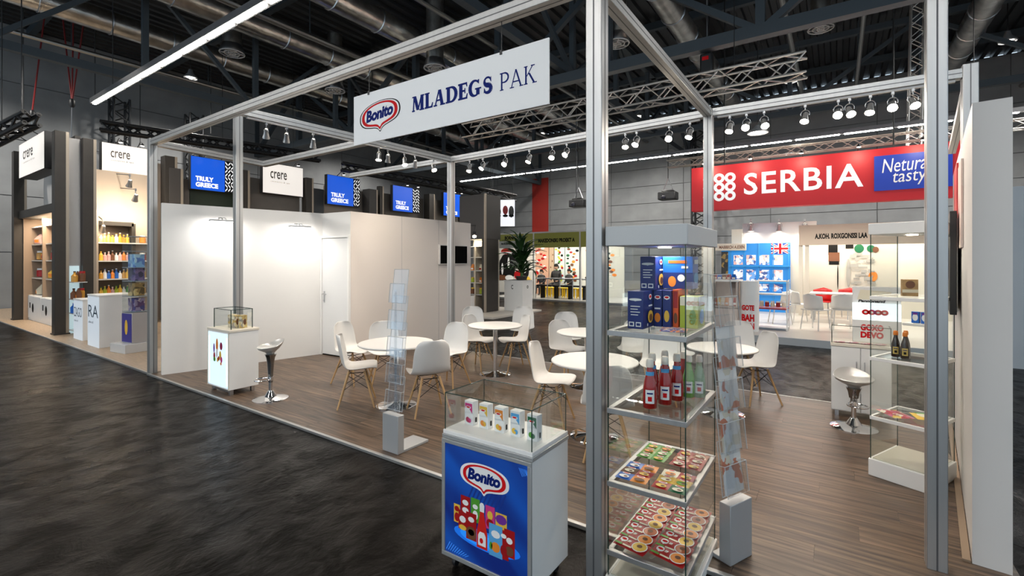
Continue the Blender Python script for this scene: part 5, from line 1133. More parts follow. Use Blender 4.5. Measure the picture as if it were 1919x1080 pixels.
for r_, z in enumerate(ZR):
    for i in range(8):
        a, b = PALR[r_][i]; y = yA+.10+(yB-yA-.2)*i/7
        goods('bottle', a, b, BX+.14, y, z+.022, .085, .20+.05*((i*7+r_) % 3)/2, '%s bottle, %s from the left on the %s shelf of the brown bottle wall' % (a, ORD[i], SHN[r_]), 'bottles on the brown wall shelves')
    for i in range(2): goods('jar', ['amber','yellow','red','orange'][r_], 'white', BX+.14, yB+.22+.22*i, z+.022, .13, .2, '%s jar, %s one right of the shelf divider on the %s shelf' % (['amber','yellow','red','orange'][r_], ('left','right')[i], SHN[r_]), 'jars right of the shelf divider')
for px, py, lab in ((193, 413, 'small spotlight above the bottle shelves'), (243, 328, 'small spotlight under the second crere sign'), (254, 355, 'small double spotlight hanging left of the booth corner post')):
    p = atd(px, py, 11.6); make_spot(p, lab, (p.x-1.5, p.y, p.z-2), 28 if px != 243 else 14, 'spotlights of the left stands', 1.6, 110, (1,.84,.62), .02, (BX-p.x, 0, .12))
# white counters of that stand
def zcounter(label, P0, w, d, h, face_txt, side):
    t = thing('white_counter', label, 'counter', P0)
    MB().box(0, w, 0, d, 0, h).build('cabinet_body', WHITE, t, bevel=.004); MB().box(-.01, w+.01, -.01, d+.01, h, h+.03).build('counter_top', WHITE, t, bevel=.003)
    MB().box(0, w, -.004, 0, .0, h*.99).build('front_panel', mat('pale_lit_front', (.66,.70,.74), .5, emit=(.7,.8,.9), es=.2), t, smooth=0)
    f = (Vector((0,-.004,0)), Vector((1,0,0)), Vector((0,0,1)), Vector((0,-1,0)))
    letters(face_txt, f, w/2, h*.70, w*.86, h*.24, mat('petrol_print', (.03,.06,.09), .5), t, 'lettering', .0, 0, .002); letters('olive oil', f, w*.3, h*.48, w*.4, h*.05, mat('petrol_print', (.03,.06,.09), .5), t, 'small_lettering', .0, 0, .002); return t
p = gp(140, 640); q = gp(165, 646); zcounter('white counter with large letters ZAGO, left of the taller one', (-13.57, 3.06, .02), .62, .5, .83, 'ZAGO', 0)
zcounter('taller white counter with letters RA, in front of the bottle wall', (-12.28, 2.98, .02), .68, .62, .98, 'RA', 0)
# acrylic display tower
t = thing('acrylic_tower', 'tall clear acrylic display tower with a purple panel beside the booth corner post', 'display stand', (-10.75, 3.30, .02), math.radians(8))
MB().box(-.30, .22, -.28, .22, 0, .16).build('base_step', mat('pale_acrylic', (.60,.60,.60), .2), t, bevel=.005)
MB().box(-.17, .17, -.15, .15, .16, .72).build('lower_block', mat('silver_block', (.50,.50,.52), .3, .4), t, bevel=.004)
pp = MB().box(-.165, .165, -.156, -.15, .18, .70).build('purple_panel', mat('purple_print', (.06,.05,.25), .4), t, smooth=0); flat('pictured_figure', ell(-.01, .45, .05, .14, 12), (Vector((0,-.156,0)), Vector((1,0,0)), Vector((0,0,1)), Vector((0,-1,0))), C_YEL, pp, .001, .001)
for bx in ((-.17,.17,-.15,-.145),(-.17,.17,.145,.15),(-.17,-.165,-.15,.15),(.165,.17,-.15,.15)): MB().box(*bx, .72, 2.12).build('acrylic_pane', GLASS, t, smooth=0)
for i, z in enumerate((.74, 1.02, 1.3, 1.55, 1.85, 2.12)): MB().box(-.17, .17, -.15, .15, z-.008, z).build('shelf', mat('blue_acrylic_shelf', (.35,.45,.55), .2), t, smooth=0)
TP = [print_mat('tower_print_%d' % i, c, 14, seed=i) for i, c in enumerate(([(.05,.05,.2),(.3,.25,.4),(.6,.5,.5),(.1,.05,.15)], [(.3,.2,.08),(.1,.07,.03),(.6,.45,.2)], [(.12,.1,.25),(.2,.15,.3),(.05,.05,.1)], [(.2,.4,.65),(.4,.6,.75),(.1,.2,.5)]))]
for i, (z, k) in enumerate(((.742, 0), (1.022, 1), (1.302, 2), (1.552, 3))): tag(MB().box(-.12, .12, -.08, .08, 0, .24).build('product_box', TP[k], loc=(-10.75, 3.30, z+.02), rot=(0,0,math.radians(8)), bevel=.004), 'printed box on the %s shelf of the acrylic tower' % SHN[i], 'box', 'boxes in the acrylic tower')
# ------------------------------------------------------------------ fill lamps added under the roof to brighten the hall and its walls
for i, (x, y) in enumerate(((-20.5, 8.0), (-20.5, 17.5), (-13.5, 22.5), (-8.0, 22.5), (-1.5, 21.5), (4.5, 21.5), (-20.5, 1.5), (5.5, 14.0))):
    t = thing('high_bay_lamp', 'round high bay lamp under the far roof, %s of eight' % ORD[i], 'lamp', (x, y, 8.7), 0, 'high bay lamps')
    MB().lathe([(.22,0),(.24,.03),(.1,.2),(.06,.34)], 16, cap=False).build('reflector', GREYP, t); MB().lathe([(.15,.05),(.15,.06)], 16).build('lamp_disc', LITSOFT, t); MB().tube([(0,0,.3),(0,0,1.42)], .015, 6).build('rod', BLACK, t)
    L = bpy.data.lights.new('high_bay', 'SPOT'); L.energy = 850 if i in (0, 1, 6) else 950; L.spot_size = math.radians(150); L.spot_blend = .6; L.shadow_soft_size = .2; L.color = (1,.96,.9); lo = bpy.data.objects.new('high_bay', L); COL.objects.link(lo); lo.parent = t; lo.location = (0, 0, -.03)
# red stripe on the back wall
xa, d_ = onY(997, 26.9); xb_, _ = onY(1027, 26.9)
tag(MB().box(-(xb_-xa)/2, (xb_-xa)/2, 0, .04, 0, zat(336, d_)-zat(444, d_)).build('wall_banner', mat('red_banner_cloth', (.42,.03,.02), .6), loc=((xa+xb_)/2, 26.92, zat(444, d_)), smooth=0), 'plain red vertical banner on the grey back wall', 'banner')
# ------------------------------------------------------------------ corner stand with shelves, planter counter and plant
struct(MB().box(-10.6, -8.15, 10.9, 13.6, 0, .05).build('floor_corner_stand', mat('pale_platform', (.62,.58,.52), .4), smooth=0))
t = thing('shelf_tower', 'lit shelf tower with jars below a dark brown box behind the rear post', 'shelf', (-9.45, 11.9, .05))
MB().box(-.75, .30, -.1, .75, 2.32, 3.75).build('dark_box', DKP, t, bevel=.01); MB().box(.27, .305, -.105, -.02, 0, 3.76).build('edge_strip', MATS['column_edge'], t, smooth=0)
MB().box(-.75, .30, .62, .68, 0, 2.32).box(-.2, -.16, .0, .62, 0, 2.3).build('back_panel', mat('cream_lit_back', (.60,.53,.43), .6), t, smooth=0); MB().box(.18, .30, -.1, .62, 0, 2.32).build('side_column', BROWNC, t, smooth=0)
ZS = (.55, .93, 1.32, 1.75, 2.1)
for z in ZS: MB().box(-.74, .18, .02, .62, z-.02, z).build('shelf', mat('glass_shelf_pale', (.62,.62,.6), .2), t, smooth=0)
L = bpy.data.lights.new('tower_lamp', 'AREA'); L.size = .6; L.energy = 32; L.color = (1,.84,.62); lo = bpy.data.objects.new('tower_lamp', L); COL.objects.link(lo); lo.parent = t; lo.location = (-.25, .2, 2.28)
rnd = random.Random(5); KS = [('bag','orange','white'),('jar','brown','yellow'),('bag','cream','red'),('jar','lime','yellow'),('bag','pink','orange')]
for r_, z in enumerate((.55, .93, 1.32)):
    for i in range(5):
        k_, a, b = KS[(i+r_*2) % 5]; goods(k_, a, b, -10.08+.17*i, 12.15, z+.052, .13, .16+.04*((i+r_) % 2), '%s %s, %s from the left on the %s shelf behind the rear post' % (a, k_, ORD[i], ('lower','middle','upper')[r_]), 'goods behind the rear post')
t = thing('white_cabinet', 'small white cabinet with a dark print at the foot of the corner shelf tower', 'cabinet', (-9.70, 11.35, .05)); MB().box(-.3, .3, -.25, .25, 0, .52).build('cabinet_body', WHITE, t, bevel=.004); MB().box(.02, .22, -.256, -.25, .08, .42).build('front_print', print_mat('small_cab_print', [(.6,.55,.5),(.3,.05,.05),(.1,.1,.1),(.7,.65,.6)], 9), t, smooth=0); MB().box(-.31, .31, -.26, .26, .52, .54).build('cabinet_top', WHITE, t, bevel=.002)
lp = thing('end_lamp', 'bright bare spotlight at the end of the pinkish storage wall', 'lamp', atd(889, 442, 11.3)); MB().lathe([(.03,0),(.05,.05),(.05,.1)], 12).build('lamp_body', BLACK, lp); MB().lathe([(.001,-.05),(.04,-.035),(.045,0)], 12, cap=False).build('bulb', LIT, lp); MB().tube([(0,0,.1),(0,.05,.25),(-.9,.1,.25)], .012, 6).build('arm', BLACK, lp)
t, f, fo = lightbox('lit_sign', 'white lit photo board beside the dark brown box, above the green stand', 1.0, 1.0, .12, atd(940, 425, 17.5), math.radians(30), mat('lit_sign_white', (.75,.75,.78), .5, emit=(.9,.92,1), es=.55))
for q in (-.4, .4): MB().tube([(q, .06, 1.0), (q, .06, 10.1-t.location.z)], .01, 6).build('hanger', BLACK, t)
for i, (a, c) in enumerate(((-.38, C_RED), (-.12, DKP), (.14, C_RED), (.36, DKP))): flat('pictured_bag', ell(a, .55+.06*(i % 2 == 0), .10, .17+.05*(i % 3 == 0), 12), f, c, fo, .001+.001*i, .001); flat('pictured_shade', ell(a, .40, .10, .05, 10), f, PAL['black'], fo, .006+.001*i, .0008)
t = thing('planter_counter', 'tall white counter with small dark marks carrying a palm plant', 'counter', (-8.62, 13.0, .05)); MB().box(-.42, .30, -.3, .3, 0, 1.0).build('cabinet_body', WHITE, t, bevel=.006); MB().box(-.44, .32, -.32, .32, .97, 1.0).build('rim', WHITE, t)
letters('C', (Vector((0,-.3,0)), Vector((1,0,0)), Vector((0,0,1)), Vector((0,-1,0))), -.1, .78, .08, .14, BLK, t, 'mark', .02, 0, .002); letters('o', (Vector((.3,0,0)), Vector((0,1,0)), Vector((0,0,1)), Vector((1,0,0))), 0, .78, .10, .1, BLK, t, 'mark', .02, 0, .002)
pt = thing('potted_palm', 'bushy green palm standing in the white planter counter', 'plant', (-8.55, 13.0, 1.05)); MB().lathe([(.16,0),(.2,.12),(.19,.13)], 14).build('pot', DKP, pt); MB().tube([(0,0,.1),(.01,0,.6)], [.05,.03], 8).build('stem', mat('palm_stem', (.05,.12,.02), .6), pt)
LEAF = mat('palm_leaf', (.022,.065,.015), .45, noise=.4, nscale=6)
lm = None; rnd = random.Random(11)
for i in range(74):
    if lm is None:
        vs, fs = [], []
        for k in range(7):
            s = k/6; w = .055*math.sin(math.pi*(.12+.88*s))**.8*(1-.3*s); vs += [(s*.62, -w, .30*math.sin(s*2.0)-.1*s*s), (s*.62, 0, .30*math.sin(s*2.0)-.1*s*s+.012), (s*.62, w, .30*math.sin(s*2.0)-.1*s*s)]
        for k in range(6):
            for j in range(2): a = k*3+j; fs.append((a, a+3, a+4, a+1))
        o = MB().add(vs, fs).build('leaf', LEAF, pt); lm = o.data
    else: o = bpy.data.objects.new('leaf', lm); COL.objects.link(o); o.parent = pt
    lv = i/74; o.location = (0, 0, .2+.65*lv); o.rotation_euler = (rnd.uniform(-.3,.3), rnd.uniform(-.2, .5)-.95*lv, i*2.4); o.scale = (.95+.6*rnd.random(),)*3
# ------------------------------------------------------------------ people seated far back
def person(loc, rz, label, cloth, seated=True, hair=BLK, k=1.0):
    t = thing('person', label, 'person', loc, rz)
    if seated: J = [((0,0,.50),.15),((0,.01,.72),.15),((0,.03,.95),.16),((0,.03,1.06),.07),((.17,.03,.97),.07),((.23,.02,.73),.05),((.16,.20,.62),.04),((-.17,.03,.97),.07),((-.23,.02,.73),.05),((-.16,.20,.62),.04),((.09,.0,.49),.10),((.11,.38,.48),.075),((.11,.40,.10),.05),((.11,.50,.04),.045),((-.09,.0,.49),.10),((-.11,.38,.48),.075),((-.11,.40,.10),.05),((-.11,.50,.04),.045)]
    else: J = [((0,0,.92),.15),((0,.0,1.1),.14),((0,.02,1.36),.16),((0,.02,1.47),.065),((.18,.02,1.38),.07),((.23,.0,1.12),.05),((.20,.14,.95),.04),((-.18,.02,1.38),.07),((-.23,.0,1.12),.05),((-.20,.14,.95),.04),((.09,0,.88),.10),((.10,.02,.48),.07),((.10,0,.09),.05),((.10,.12,.04),.045),((-.09,0,.88),.10),((-.10,.02,.48),.07),((-.10,0,.09),.05),((-.10,.12,.04),.045)]
    E = [(0,1),(1,2),(2,3),(2,4),(4,5),(5,6),(2,7),(7,8),(8,9),(0,10),(10,11),(11,12),(12,13),(0,14),(14,15),(15,16),(16,17)]
    me = bpy.data.meshes.new('body'); me.from_pydata([j[0] for j in J], E, []); o = bpy.data.objects.new('body', me); COL.objects.link(o); o.parent = t; me.materials.append(cloth)
    sk = o.modifiers.new('skin', 'SKIN'); sk.use_smooth_shade = True
    for i, j in enumerate(J): me.skin_vertices[0].data[i].radius = (j[1], j[1]*.8); 
    me.skin_vertices[0].data[0].use_root = True; u = o.modifiers.new('sub', 'SUBSURF'); u.levels = u.render_levels = 1; bake(o)
    hz = J[3][0][2]+.14; sm = mat('skin_tone', (.45,.28,.20), .5)
    h = MB().lathe([(.03,-.13),(.055,-.11),(.075,-.06),(.082,0),(.08,.05),(.06,.095),(.02,.115)], 14).box(-.012, .012, .075, .10, -.04, .0).build('head', sm, t, loc=(0, .03, hz))
    MB().lathe([(.07,-.02),(.09,.01),(.088,.06),(.066,.11),(.02,.13)], 14).box(-.085, .085, -.09, -.02, -.07, .03).build('hair', hair, h)
    for s in (-1, 1):
        MB().lathe([(.004,-.005),(.009,0),(.004,.005)], 8).build('eye', BLK, h, loc=(s*.03,.078,.0)); MB().box(s*.078-.008, s*.078+.008, -.015, .015, -.035, .02).build('ear', sm, h, bevel=.006)
    MB().box(-.022, .022, .070, .078, -.075, -.065).build('mouth', mat('lip', (.35,.12,.10), .5), h)
    for s in (-1, 1):
        e = J[6][0] if s > 0 else J[9][0]; q = MB().box(-.03, .03, 0, .075, -.012, .012)
        for f_ in range(4): q.tube([(-.024+.016*f_, .07, 0), (-.024+.016*f_, .10+.012*(f_ in (1, 2)), -.006), (-.024+.016*f_, .125+.014*(f_ in (1, 2)), -.02)], .0075, 6)
        q.tube([(-s*.03, .02, 0), (-s*.05, .05, -.005), (-s*.05, .08, -.012)], .009, 6); q.build('hand', sm, t, loc=(e[0], e[1]+.01, e[2]))
    t.scale = (k, k, k); return t
# ------------------------------------------------------------------ green fascia stand
GY = 17.4
def gx(px, Y=GY): return onY(px, Y)[0]
struct(MB().box(gx(925), gx(1170), 17.2, 20.2, 0, .06).build('floor_green_stand', mat('grey_white_platform', (.42,.42,.40), .4), smooth=0))
OLIVE = mat('olive_fascia', (.36,.36,.07), .55)
xa, xb_ = gx(930), gx(1168); wd_ = xb_-xa; X0 = (xa+xb_)/2
t = thing('fascia_board', 'olive green fascia board with dark lettering above the far back stand', 'fascia', (X0, GY, 2.24)); MB().box(-wd_/2, wd_/2, 0, .08, 0, .62).build('board', OLIVE, t, smooth=0); MB().box(-wd_/2, wd_/2, -.01, .09, .62, .68).build('top_rail', WHITEP, t, smooth=0)
f = (Vector((-X0, 0, 0)), Vector((1,0,0)), Vector((0,0,1)), Vector((0,-1,0)))
xm, xn = gx(1008), gx(1078); letters('MAKEDONSKI PROEKT A', f, (xm+xn)/2, .30, (xn-xm)*.98, .17, BLK, t, 'lettering', .05, 0, .003); xm, xn = gx(946), gx(978); letters('BORNI KERT', f, (xm+xn)/2, .46, (xn-xm), .17, BLK, t, 'lettering', .05, 0, .003)
MB().plate(rect(gx(932), gx(984), .0, .32), f, .02, 0, .001).build('grey_name_plate', mat('pale_plate', (.55,.56,.50), .5), t, smooth=0); xm, xn = gx(940), gx(980); letters('MAREBACHEN PROEKT', f, (xm+xn)/2, .20, (xn-xm), .10, BLK, t, 'lettering', .03, 0, .024)
for px in (1000, 1087): MB().box(gx(px)-X0-.03, gx(px)-X0+.03, -.02, .1, -2.18, .66).build('fascia_post', WHITEP, t, smooth=0)
BW = 19.8
def bx_(px): return onY(px, BW)[0]
def zb(py, px): return zat(py, onY(px, BW)[1])
pan = [(932, 999, mat('poster_cream', (.62,.60,.56), .5), 'poster wall with a dark machine and a red pointed cap'), (1000, 1028, mat('salmon_panel', (.62,.36,.25), .5), 'salmon panel with red leaf pattern'), (1029, 1038, mat('tan_panel', (.50,.36,.25), .5), 'narrow tan panel beside the salmon one'), (1039, 1058, mat('white_panel_a', (.62,.68,.66), .5), 'white panel with yellow and red food pictures'), (1059, 1086, mat('white_panel_b', (.60,.66,.64), .5), 'white panel with scattered food pictures'), (1087, 1170, mat('white_panel_c', (.60,.60,.56), .5), 'cream panel at the right end of the green stand')]
for i, (a, b, m, lab) in enumerate(pan):
    xa, xb_ = bx_(a), bx_(b); pnl = thing('display_wall', lab+' in the far back stand', 'panel', ((xa+xb_)/2, BW, .06)); w = xb_-xa
    MB().box(-w/2+.01, w/2-.01, 0, .06, 0, 2.7).build('panel_board', m, pnl, smooth=0)
    f = (Vector((0,0,0)), Vector((1,0,0)), Vector((0,0,1)), Vector((0,-1,0))); rnd = random.Random(i+40)
    if i == 0:
        for j, (u_, v_, ru, rv, mm) in enumerate(((.28,1.25,.24,.75,BLK),(.50,1.7,.16,.35,BLK),(.05,1.1,.12,.4,BLK),(.62,.9,.14,.25,C_RED),(.26,2.1,.15,.16,C_RED),(.26,2.02,.17,.05,PUREW),(.33,1.5,.03,.3,PUREW),(.15,1.2,.03,.3,PUREW),(.1,.75,.2,.14,C_BRN),(.35,.75,.12,.14,PUREW),(.8,1.2,.1,.5,BLK),(.78,1.3,.05,.3,PUREW),(.85,.6,.1,.25,C_YEL))): flat('pictured_shape', ell((u_-.5)*w, v_, ru*w, rv, 12), f, mm, pnl, .002+.0012*j, .001)
    else:
        cols = {1: [PUREW, C_RED, REDL], 2: [C_BRN], 3: [C_YEL, C_RED, C_GRN, BLK, C_LIME], 4: [BLK, C_RED, C_OR2, C_DGRN, C_BRN], 5: [C_BRN, BLK, C_OR2]}[i]
        for j in range(26 if i != 2 else 4):
            u_ = rnd.uniform(.15, .85) if i != 1 else .5+.28*math.sin(j*.9); v_ = 2.45-1.9*j/26 if i != 2 else 1+j*.3
            s = rnd.uniform(.05, .10); flat('pictured_food', ell((u_-.5)*w, v_, min(s*1.2, w*.12), s*.7, 8), f, cols[j % len(cols)], pnl, .002+.0006*j, .0005)
t = thing('rail_table', 'long dark bar table with steel rail and legs in front of the far back stand', 'table', (gx(1045), 17.9, .06)); w = gx(1098)-gx(1002)
MB().box(-w/2, w/2, -.2, .2, .52, .57).build('tabletop', BLK, t, smooth=0); MB().tube([(-w/2,-.3,.86),(w/2,-.3,.86)], .03, 8).build('rail', STEEL, t)
for i in range(5): MB().tube([(-w/2+w*i/4,-.3,0),(-w/2+w*i/4,-.3,.86)], .02, 6).build('rail_post', STEEL, t)
for i in range(4): MB().box(-w/2+.2+(w-.4)*i/3-.03, -w/2+.2+(w-.4)*i/3+.03, -.15, .15, 0, .52).build('leg', BLK, t, smooth=0)
YL = mat('yellow_plastic', (.75,.50,.02), .4)
for i in range(9):
    px = 1018+i*9; x = gx(px, 18.4); t = thing('yellow_stool', 'yellow stool, %s from the left under the long bar table' % ORD[i], 'stool', (x, 18.4, .06), 0, 'yellow stools'); MB().box(-.08, .08, -.13, .13, .40, .44).build('seat', YL, t, bevel=.01); MB().box(-.07, .07, .10, .13, .05, .42).build('front_board', YL, t, smooth=0)
    for s in (-1, 1):
        for q in (-1, 1): MB().box(s*.06-.015, s*.06+.015, q*.1-.02, q*.1+.02, 0, .4).build('leg', YL, t, smooth=0)
DKC = mat('dark_clothes', (.010,.010,.012), .7)
for px, lab, k in ((1015, 'person in dark clothes seated left at the far bar table', .92), (1043, 'person in a dark coat seated in the middle at the far bar table', 1.12), (1067, 'person in dark clothes seated right at the far bar table', .95)): person((gx(px, 19.25), 19.25, .06), math.pi if px != 1067 else math.pi*.9, lab, DKC, True, BLK, k)
L = bpy.data.lights.new('stand_light', 'AREA'); L.shape = 'RECTANGLE'; L.size = 6; L.size_y = .3; L.energy = 105; L.color = (1,.93,.8); t = thing('stand_lamp_bar', 'white lamp bar on the green fascia of the far back stand', 'lamp', (X0, 17.592, 2.84)); MB().box(-3, 3, -.1, .1, .0, .08).build('lamp_housing', WHITEP, t); lo = bpy.data.objects.new('stand_light', L); COL.objects.link(lo); lo.parent = t; lo.location = (0, .12, -.03); lo.rotation_euler = (math.radians(30), 0, 0)
# ------------------------------------------------------------------ red SERBIA banner
SY = 15.0; xa = onY(1296, SY)[0]; xb_ = onY(1800, SY)[0]; z0, z1 = 3.19, 4.50; X0 = (xa+xb_)/2
t = thing('hanging_banner', 'large red hanging banner reading SERBIA with a blue field', 'banner', (X0, SY, z0)); w = xb_-xa
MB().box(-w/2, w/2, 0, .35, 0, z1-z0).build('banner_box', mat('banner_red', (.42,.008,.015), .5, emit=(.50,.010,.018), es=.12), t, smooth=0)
f = (Vector((-X0, 0, -z0)), Vector((1,0,0)), Vector((0,0,1)), Vector((0,-1,0)))
LW = mat('banner_letter_white', (.72,.76,.80), .5, emit=(.8,.88,.95), es=.22)
letters('SERBIA', f, (onY(1394, SY)[0]+onY(1618, SY)[0])/2, 3.885, onY(1618, SY)[0]-onY(1394, SY)[0], .62, LW, t, 'lettering', .016, 0, .004, 1.10)
xr = onY(1348, SY)[0]; 
for i in range(3):
    for j in range(3):
        c = (xr-.46+.30*(i+.35)+.05, 3.57+.265*j+.02); o = [(c[0]+.15*math.cos(a), c[1]+.145*math.sin(a)) for a in [2*math.pi*q/20 for q in range(20)]]; n_ = [(c[0]+.065*math.cos(a), c[1]+.065*math.sin(a)) for a in [2*math.pi*q/20 for q in range(20)]]
        mb = MB(); O, u_, v_, nn = f; mb.add([O+u_*p[0]+v_*p[1]+nn*.004 for p in o+n_], [(q, (q+1) % 20, 20+(q+1) % 20, 20+q) for q in range(20)]); mb.build('emblem_ring', LW, t, smooth=0)
xq0, xq1 = onY(1638, SY)[0], onY(1785, SY)[0]; MB().plate(rect(xq0, xq1, 3.44, 4.31), f, .03, 0, .002).build('blue_field', mat('banner_blue', (.006,.03,.28), .5, emit=(.006,.03,.28), es=.3), t, smooth=0)
xs, xe = onY(1652, SY)[0], onY(1742, SY)[0]; letters('Netural', f, (xs+xe)/2+.02, 4.06, (xe-xs)*1.04, .34, PUREW, t, 'lettering', .0, .25, .036, 1.0, math.radians(2)); xs, xe = onY(1673, SY)[0], onY(1737, SY)[0]; letters('tasty', f, (xs+xe)/2, 3.70, xe-xs, .34, PUREW, t, 'lettering', .0, .2, .036, 1.0, math.radians(2))
for q in (-.35, .3): MB().tube([(q*w, .17, z1-z0), (q*w, .17, 10.1-z0)], .02, 6).build('suspension_cable', BLACK, t)
for i in range(5): clip_lamp(t, -.42*w+.2*w*i, z1-z0, .55, 14)
# ------------------------------------------------------------------ stand under the banner
struct(MB().box(-3.7, 6.0, 10.98, 17.4, 0, .14).build('floor_red_stand', mat('cream_platform', (.60,.57,.52), .28), smooth=0)); struct(MB().box(-3.7, 6.0, 10.94, 10.98, 0, .145).build('trim_4', GREYL, smooth=0))
WB = 16.2
def sx_(px, Y=WB): return onY(px, Y)[0]
def sz_(py, px, Y=WB): return zat(py, onY(px, Y)[1])
CREAMW = mat('cream_stand_wall', (.62,.58,.50), .6)
def wpanel(px0, px1, py0, m, label, Y=WB, z0=.14, name='display_wall', th=.06):
    a, b = sx_(px0, Y), sx_(px1, Y); h = sz_(py0, (px0+px1)/2, Y)-z0; t = thing(name, label, 'panel', ((a+b)/2, Y, z0)); MB().box(-(b-a)/2, (b-a)/2, 0, th, 0, h).build('panel_board', m, t, smooth=0); return t, b-a, h
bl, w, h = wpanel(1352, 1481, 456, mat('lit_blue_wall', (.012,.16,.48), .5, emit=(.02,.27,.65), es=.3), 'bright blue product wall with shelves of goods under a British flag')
f = (Vector((0,0,0)), Vector((1,0,0)), Vector((0,0,1)), Vector((0,-1,0)))
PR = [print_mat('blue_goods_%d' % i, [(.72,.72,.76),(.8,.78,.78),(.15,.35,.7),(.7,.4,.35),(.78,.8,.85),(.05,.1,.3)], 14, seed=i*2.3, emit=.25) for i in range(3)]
for r_, (zz, hh) in enumerate(((.62,.22),(.93,.34),(1.42,.30),)):
    for c in range(4):
        a = -w/2+.36+c*(w-.45)/4; MB().plate(rect(a, a+(w-.45)/4-.10, zz, zz+hh), f, .02, 0, .002).build('goods_picture', PR[(c+r_) % 3], bl, smooth=0)
    MB().box(-w/2+.25, w/2, -.16, 0, zz-.05, zz-.03).build('shelf', mat('blue_shelf', (.05,.35,.7), .3), bl, smooth=0)
for c in range(5): MB().box(-w/2+.28+c*(w-.32)/4-.012, -w/2+.28+c*(w-.32)/4+.012, -.03, 0, .3, h).build('shelf_upright', mat('blue_upright', (.04,.30,.66), .4), bl, smooth=0)
MB().plate(rect(-w/2, -w/2+.2, .3, h-.25), f, .03, 0, .002).build('dark_side_print', print_mat('gold_dark', [(.01,.01,.01),(.02,.02,.02),(.25,.16,.04),(.01,.01,.01)], 9), bl, smooth=0)
fx0, fx1, fz0, fz1 = w/2-.50, w/2-.02, h-.33, h-.02; fw, fh = fx1-fx0, fz1-fz0; FB = mat('flag_blue', (.01,.03,.25), .5)
flat('flag_field', rect(fx0, fx1, fz0, fz1), f, FB, bl, .004, .002)
def fl_(pts, m, o, nm='flag_cross'): flat(nm, [(fx0+a*fw, fz0+b*fh) for a, b in pts], f, m, bl, .004+o, .001)
fl_([(0,0),(.12,0),(1,.88),(1,1),(.88,1),(0,.12)], PUREW, .0025); fl_([(1,0),(1,.12),(.12,1),(0,1),(0,.88),(.88,0)], PUREW, .0027); fl_([(0,0),(.05,0),(1,.95),(1,1),(.95,1),(0,.05)], REDL, .004); fl_([(1,0),(1,.05),(.05,1),(0,1),(0,.95),(.95,0)], REDL, .0042)
fl_(rect(.38,.62,0,1), PUREW, .0055); fl_(rect(0,1,.33,.67), PUREW, .0056); fl_(rect(.43,.57,0,1), REDL, .007); fl_(rect(0,1,.4,.6), REDL, .0071)
t = thing('name_board', 'small cream name board at the upper left of the blue wall', 'sign', (sx_(1368, 16.0), 16.0, sz_(470, 1368, 16.0))); ww = sx_(1398, 16.0)-sx_(1338, 16.0); MB().box(-ww/2, ww/2, 0, .05, 0, .22).build('board', CREAMW, t, bevel=.03); letters('MABBECH A.E3EN', (Vector((0,0,0)), Vector((1,0,0)), Vector((0,0,1)), Vector((0,-1,0))), .05, .11, ww*.8, .10, C_BRN, t, 'lettering', .03, .1, .003)
wf, w, h = wpanel(1391, 1530, 417, mat('grey_white_fascia', (.58,.57,.56), .6), 'pale fascia wall with three spotlights above the blue wall', 17.0, 2.2, 'fascia_wall', .3)
for i, px in enumerate((1407, 1460, 1508)):
    p = Vector((sx_(px, 16.85), 16.85, sz_(419, px, 16.85))); make_spot(p+Vector((0,0,.12)), 'bright spotlight, %s from the left on the pale fascia wall under the banner' % ORD[i], p+Vector((0,-.1,-2)), 22, 'spotlights on the pale fascia', 2.0, 130, (1,.92,.8), .02, (0,.2,-.16))
wpanel(1371, 1391, 430, mat('cream_picture', (.62,.58,.46), .5, emit=(.62,.58,.42), es=.2), 'small cream picture board left of the pale fascia wall', 16.8, .14, 'picture_board'); 
bw_, w, h = wpanel(1481, 1790, 446, CREAMW, 'cream back wall with food pictures under the beige name fascia', 16.3)
rnd = random.Random(21); a0 = sx_(1635, 16.3)-bw_.location.x
XW = bw_.location.x
for j, (px, py, rx, rz, m) in enumerate(((1561,466,.11,.18,BLK),(1563,482,.13,.13,C_BRN),(1563,493,.12,.05,BLK),(1592,462,.09,.06,BLK),(1610,466,.11,.12,C_DGRN),(1632,466,.09,.10,C_DGRN),(1641,468,.07,.08,C_BRN),(1636,518,.10,.14,C_OR2),(1570,520,.015,.35,BLK),(1590,512,.05,.40,mat('grey_print', (.35,.34,.31), .6)))): flat('wall_picture', (ell if j > 3 else lambda a, b, c, d, n=0: rect(a-c, a+c, b-d, b+d))(sx_(px, 16.3)-XW, sz_(py, px, 16.3)-.14, rx, rz), f, m, bw_, .003+.002*j, .001)
for j in range(34): flat('sketch_stroke', rect(*(lambda x, z, a, b: (x-a, x+a, z-b, z+b))(sx_(rnd.uniform(1598, 1640), 16.3)-XW, sz_(rnd.uniform(474, 545), 1620, 16.3)-.14, rnd.uniform(.01,.10), rnd.uniform(.008,.05))), f, MATS['grey_print'], bw_, .024+.001*j, .0008)
t = thing('fascia_board', 'beige fascia board with dark lettering right of the flag', 'fascia', (sx_(1610, 15.6), 15.6, sz_(459, 1560, 15.6))); ww = sx_(1740, 15.6)-sx_(1499, 15.6); MB().box(-ww/2, ww/2, 0, .1, 0, .56).build('board', mat('beige_fascia', (.55,.45,.36), .6), t, smooth=0)
xa, xb_ = sx_(1527, 15.6)-t.location.x, sx_(1626, 15.6)-t.location.x; letters('A.KOH. ROXGONSSI LAA', (Vector((0,0,0)), Vector((1,0,0)), Vector((0,0,1)), Vector((0,-1,0))), (xa+xb_)/2, .24, xb_-xa, .15, BLK, t, 'lettering', .05, 0, .003)
for px in (1500, 1512): MB().box(sx_(px, 15.6)-t.location.x-.05, sx_(px, 15.6)-t.location.x+.05, .1, .2, -t.location.z+.14, 0).build('fascia_post', CREAMW, t, smooth=0)
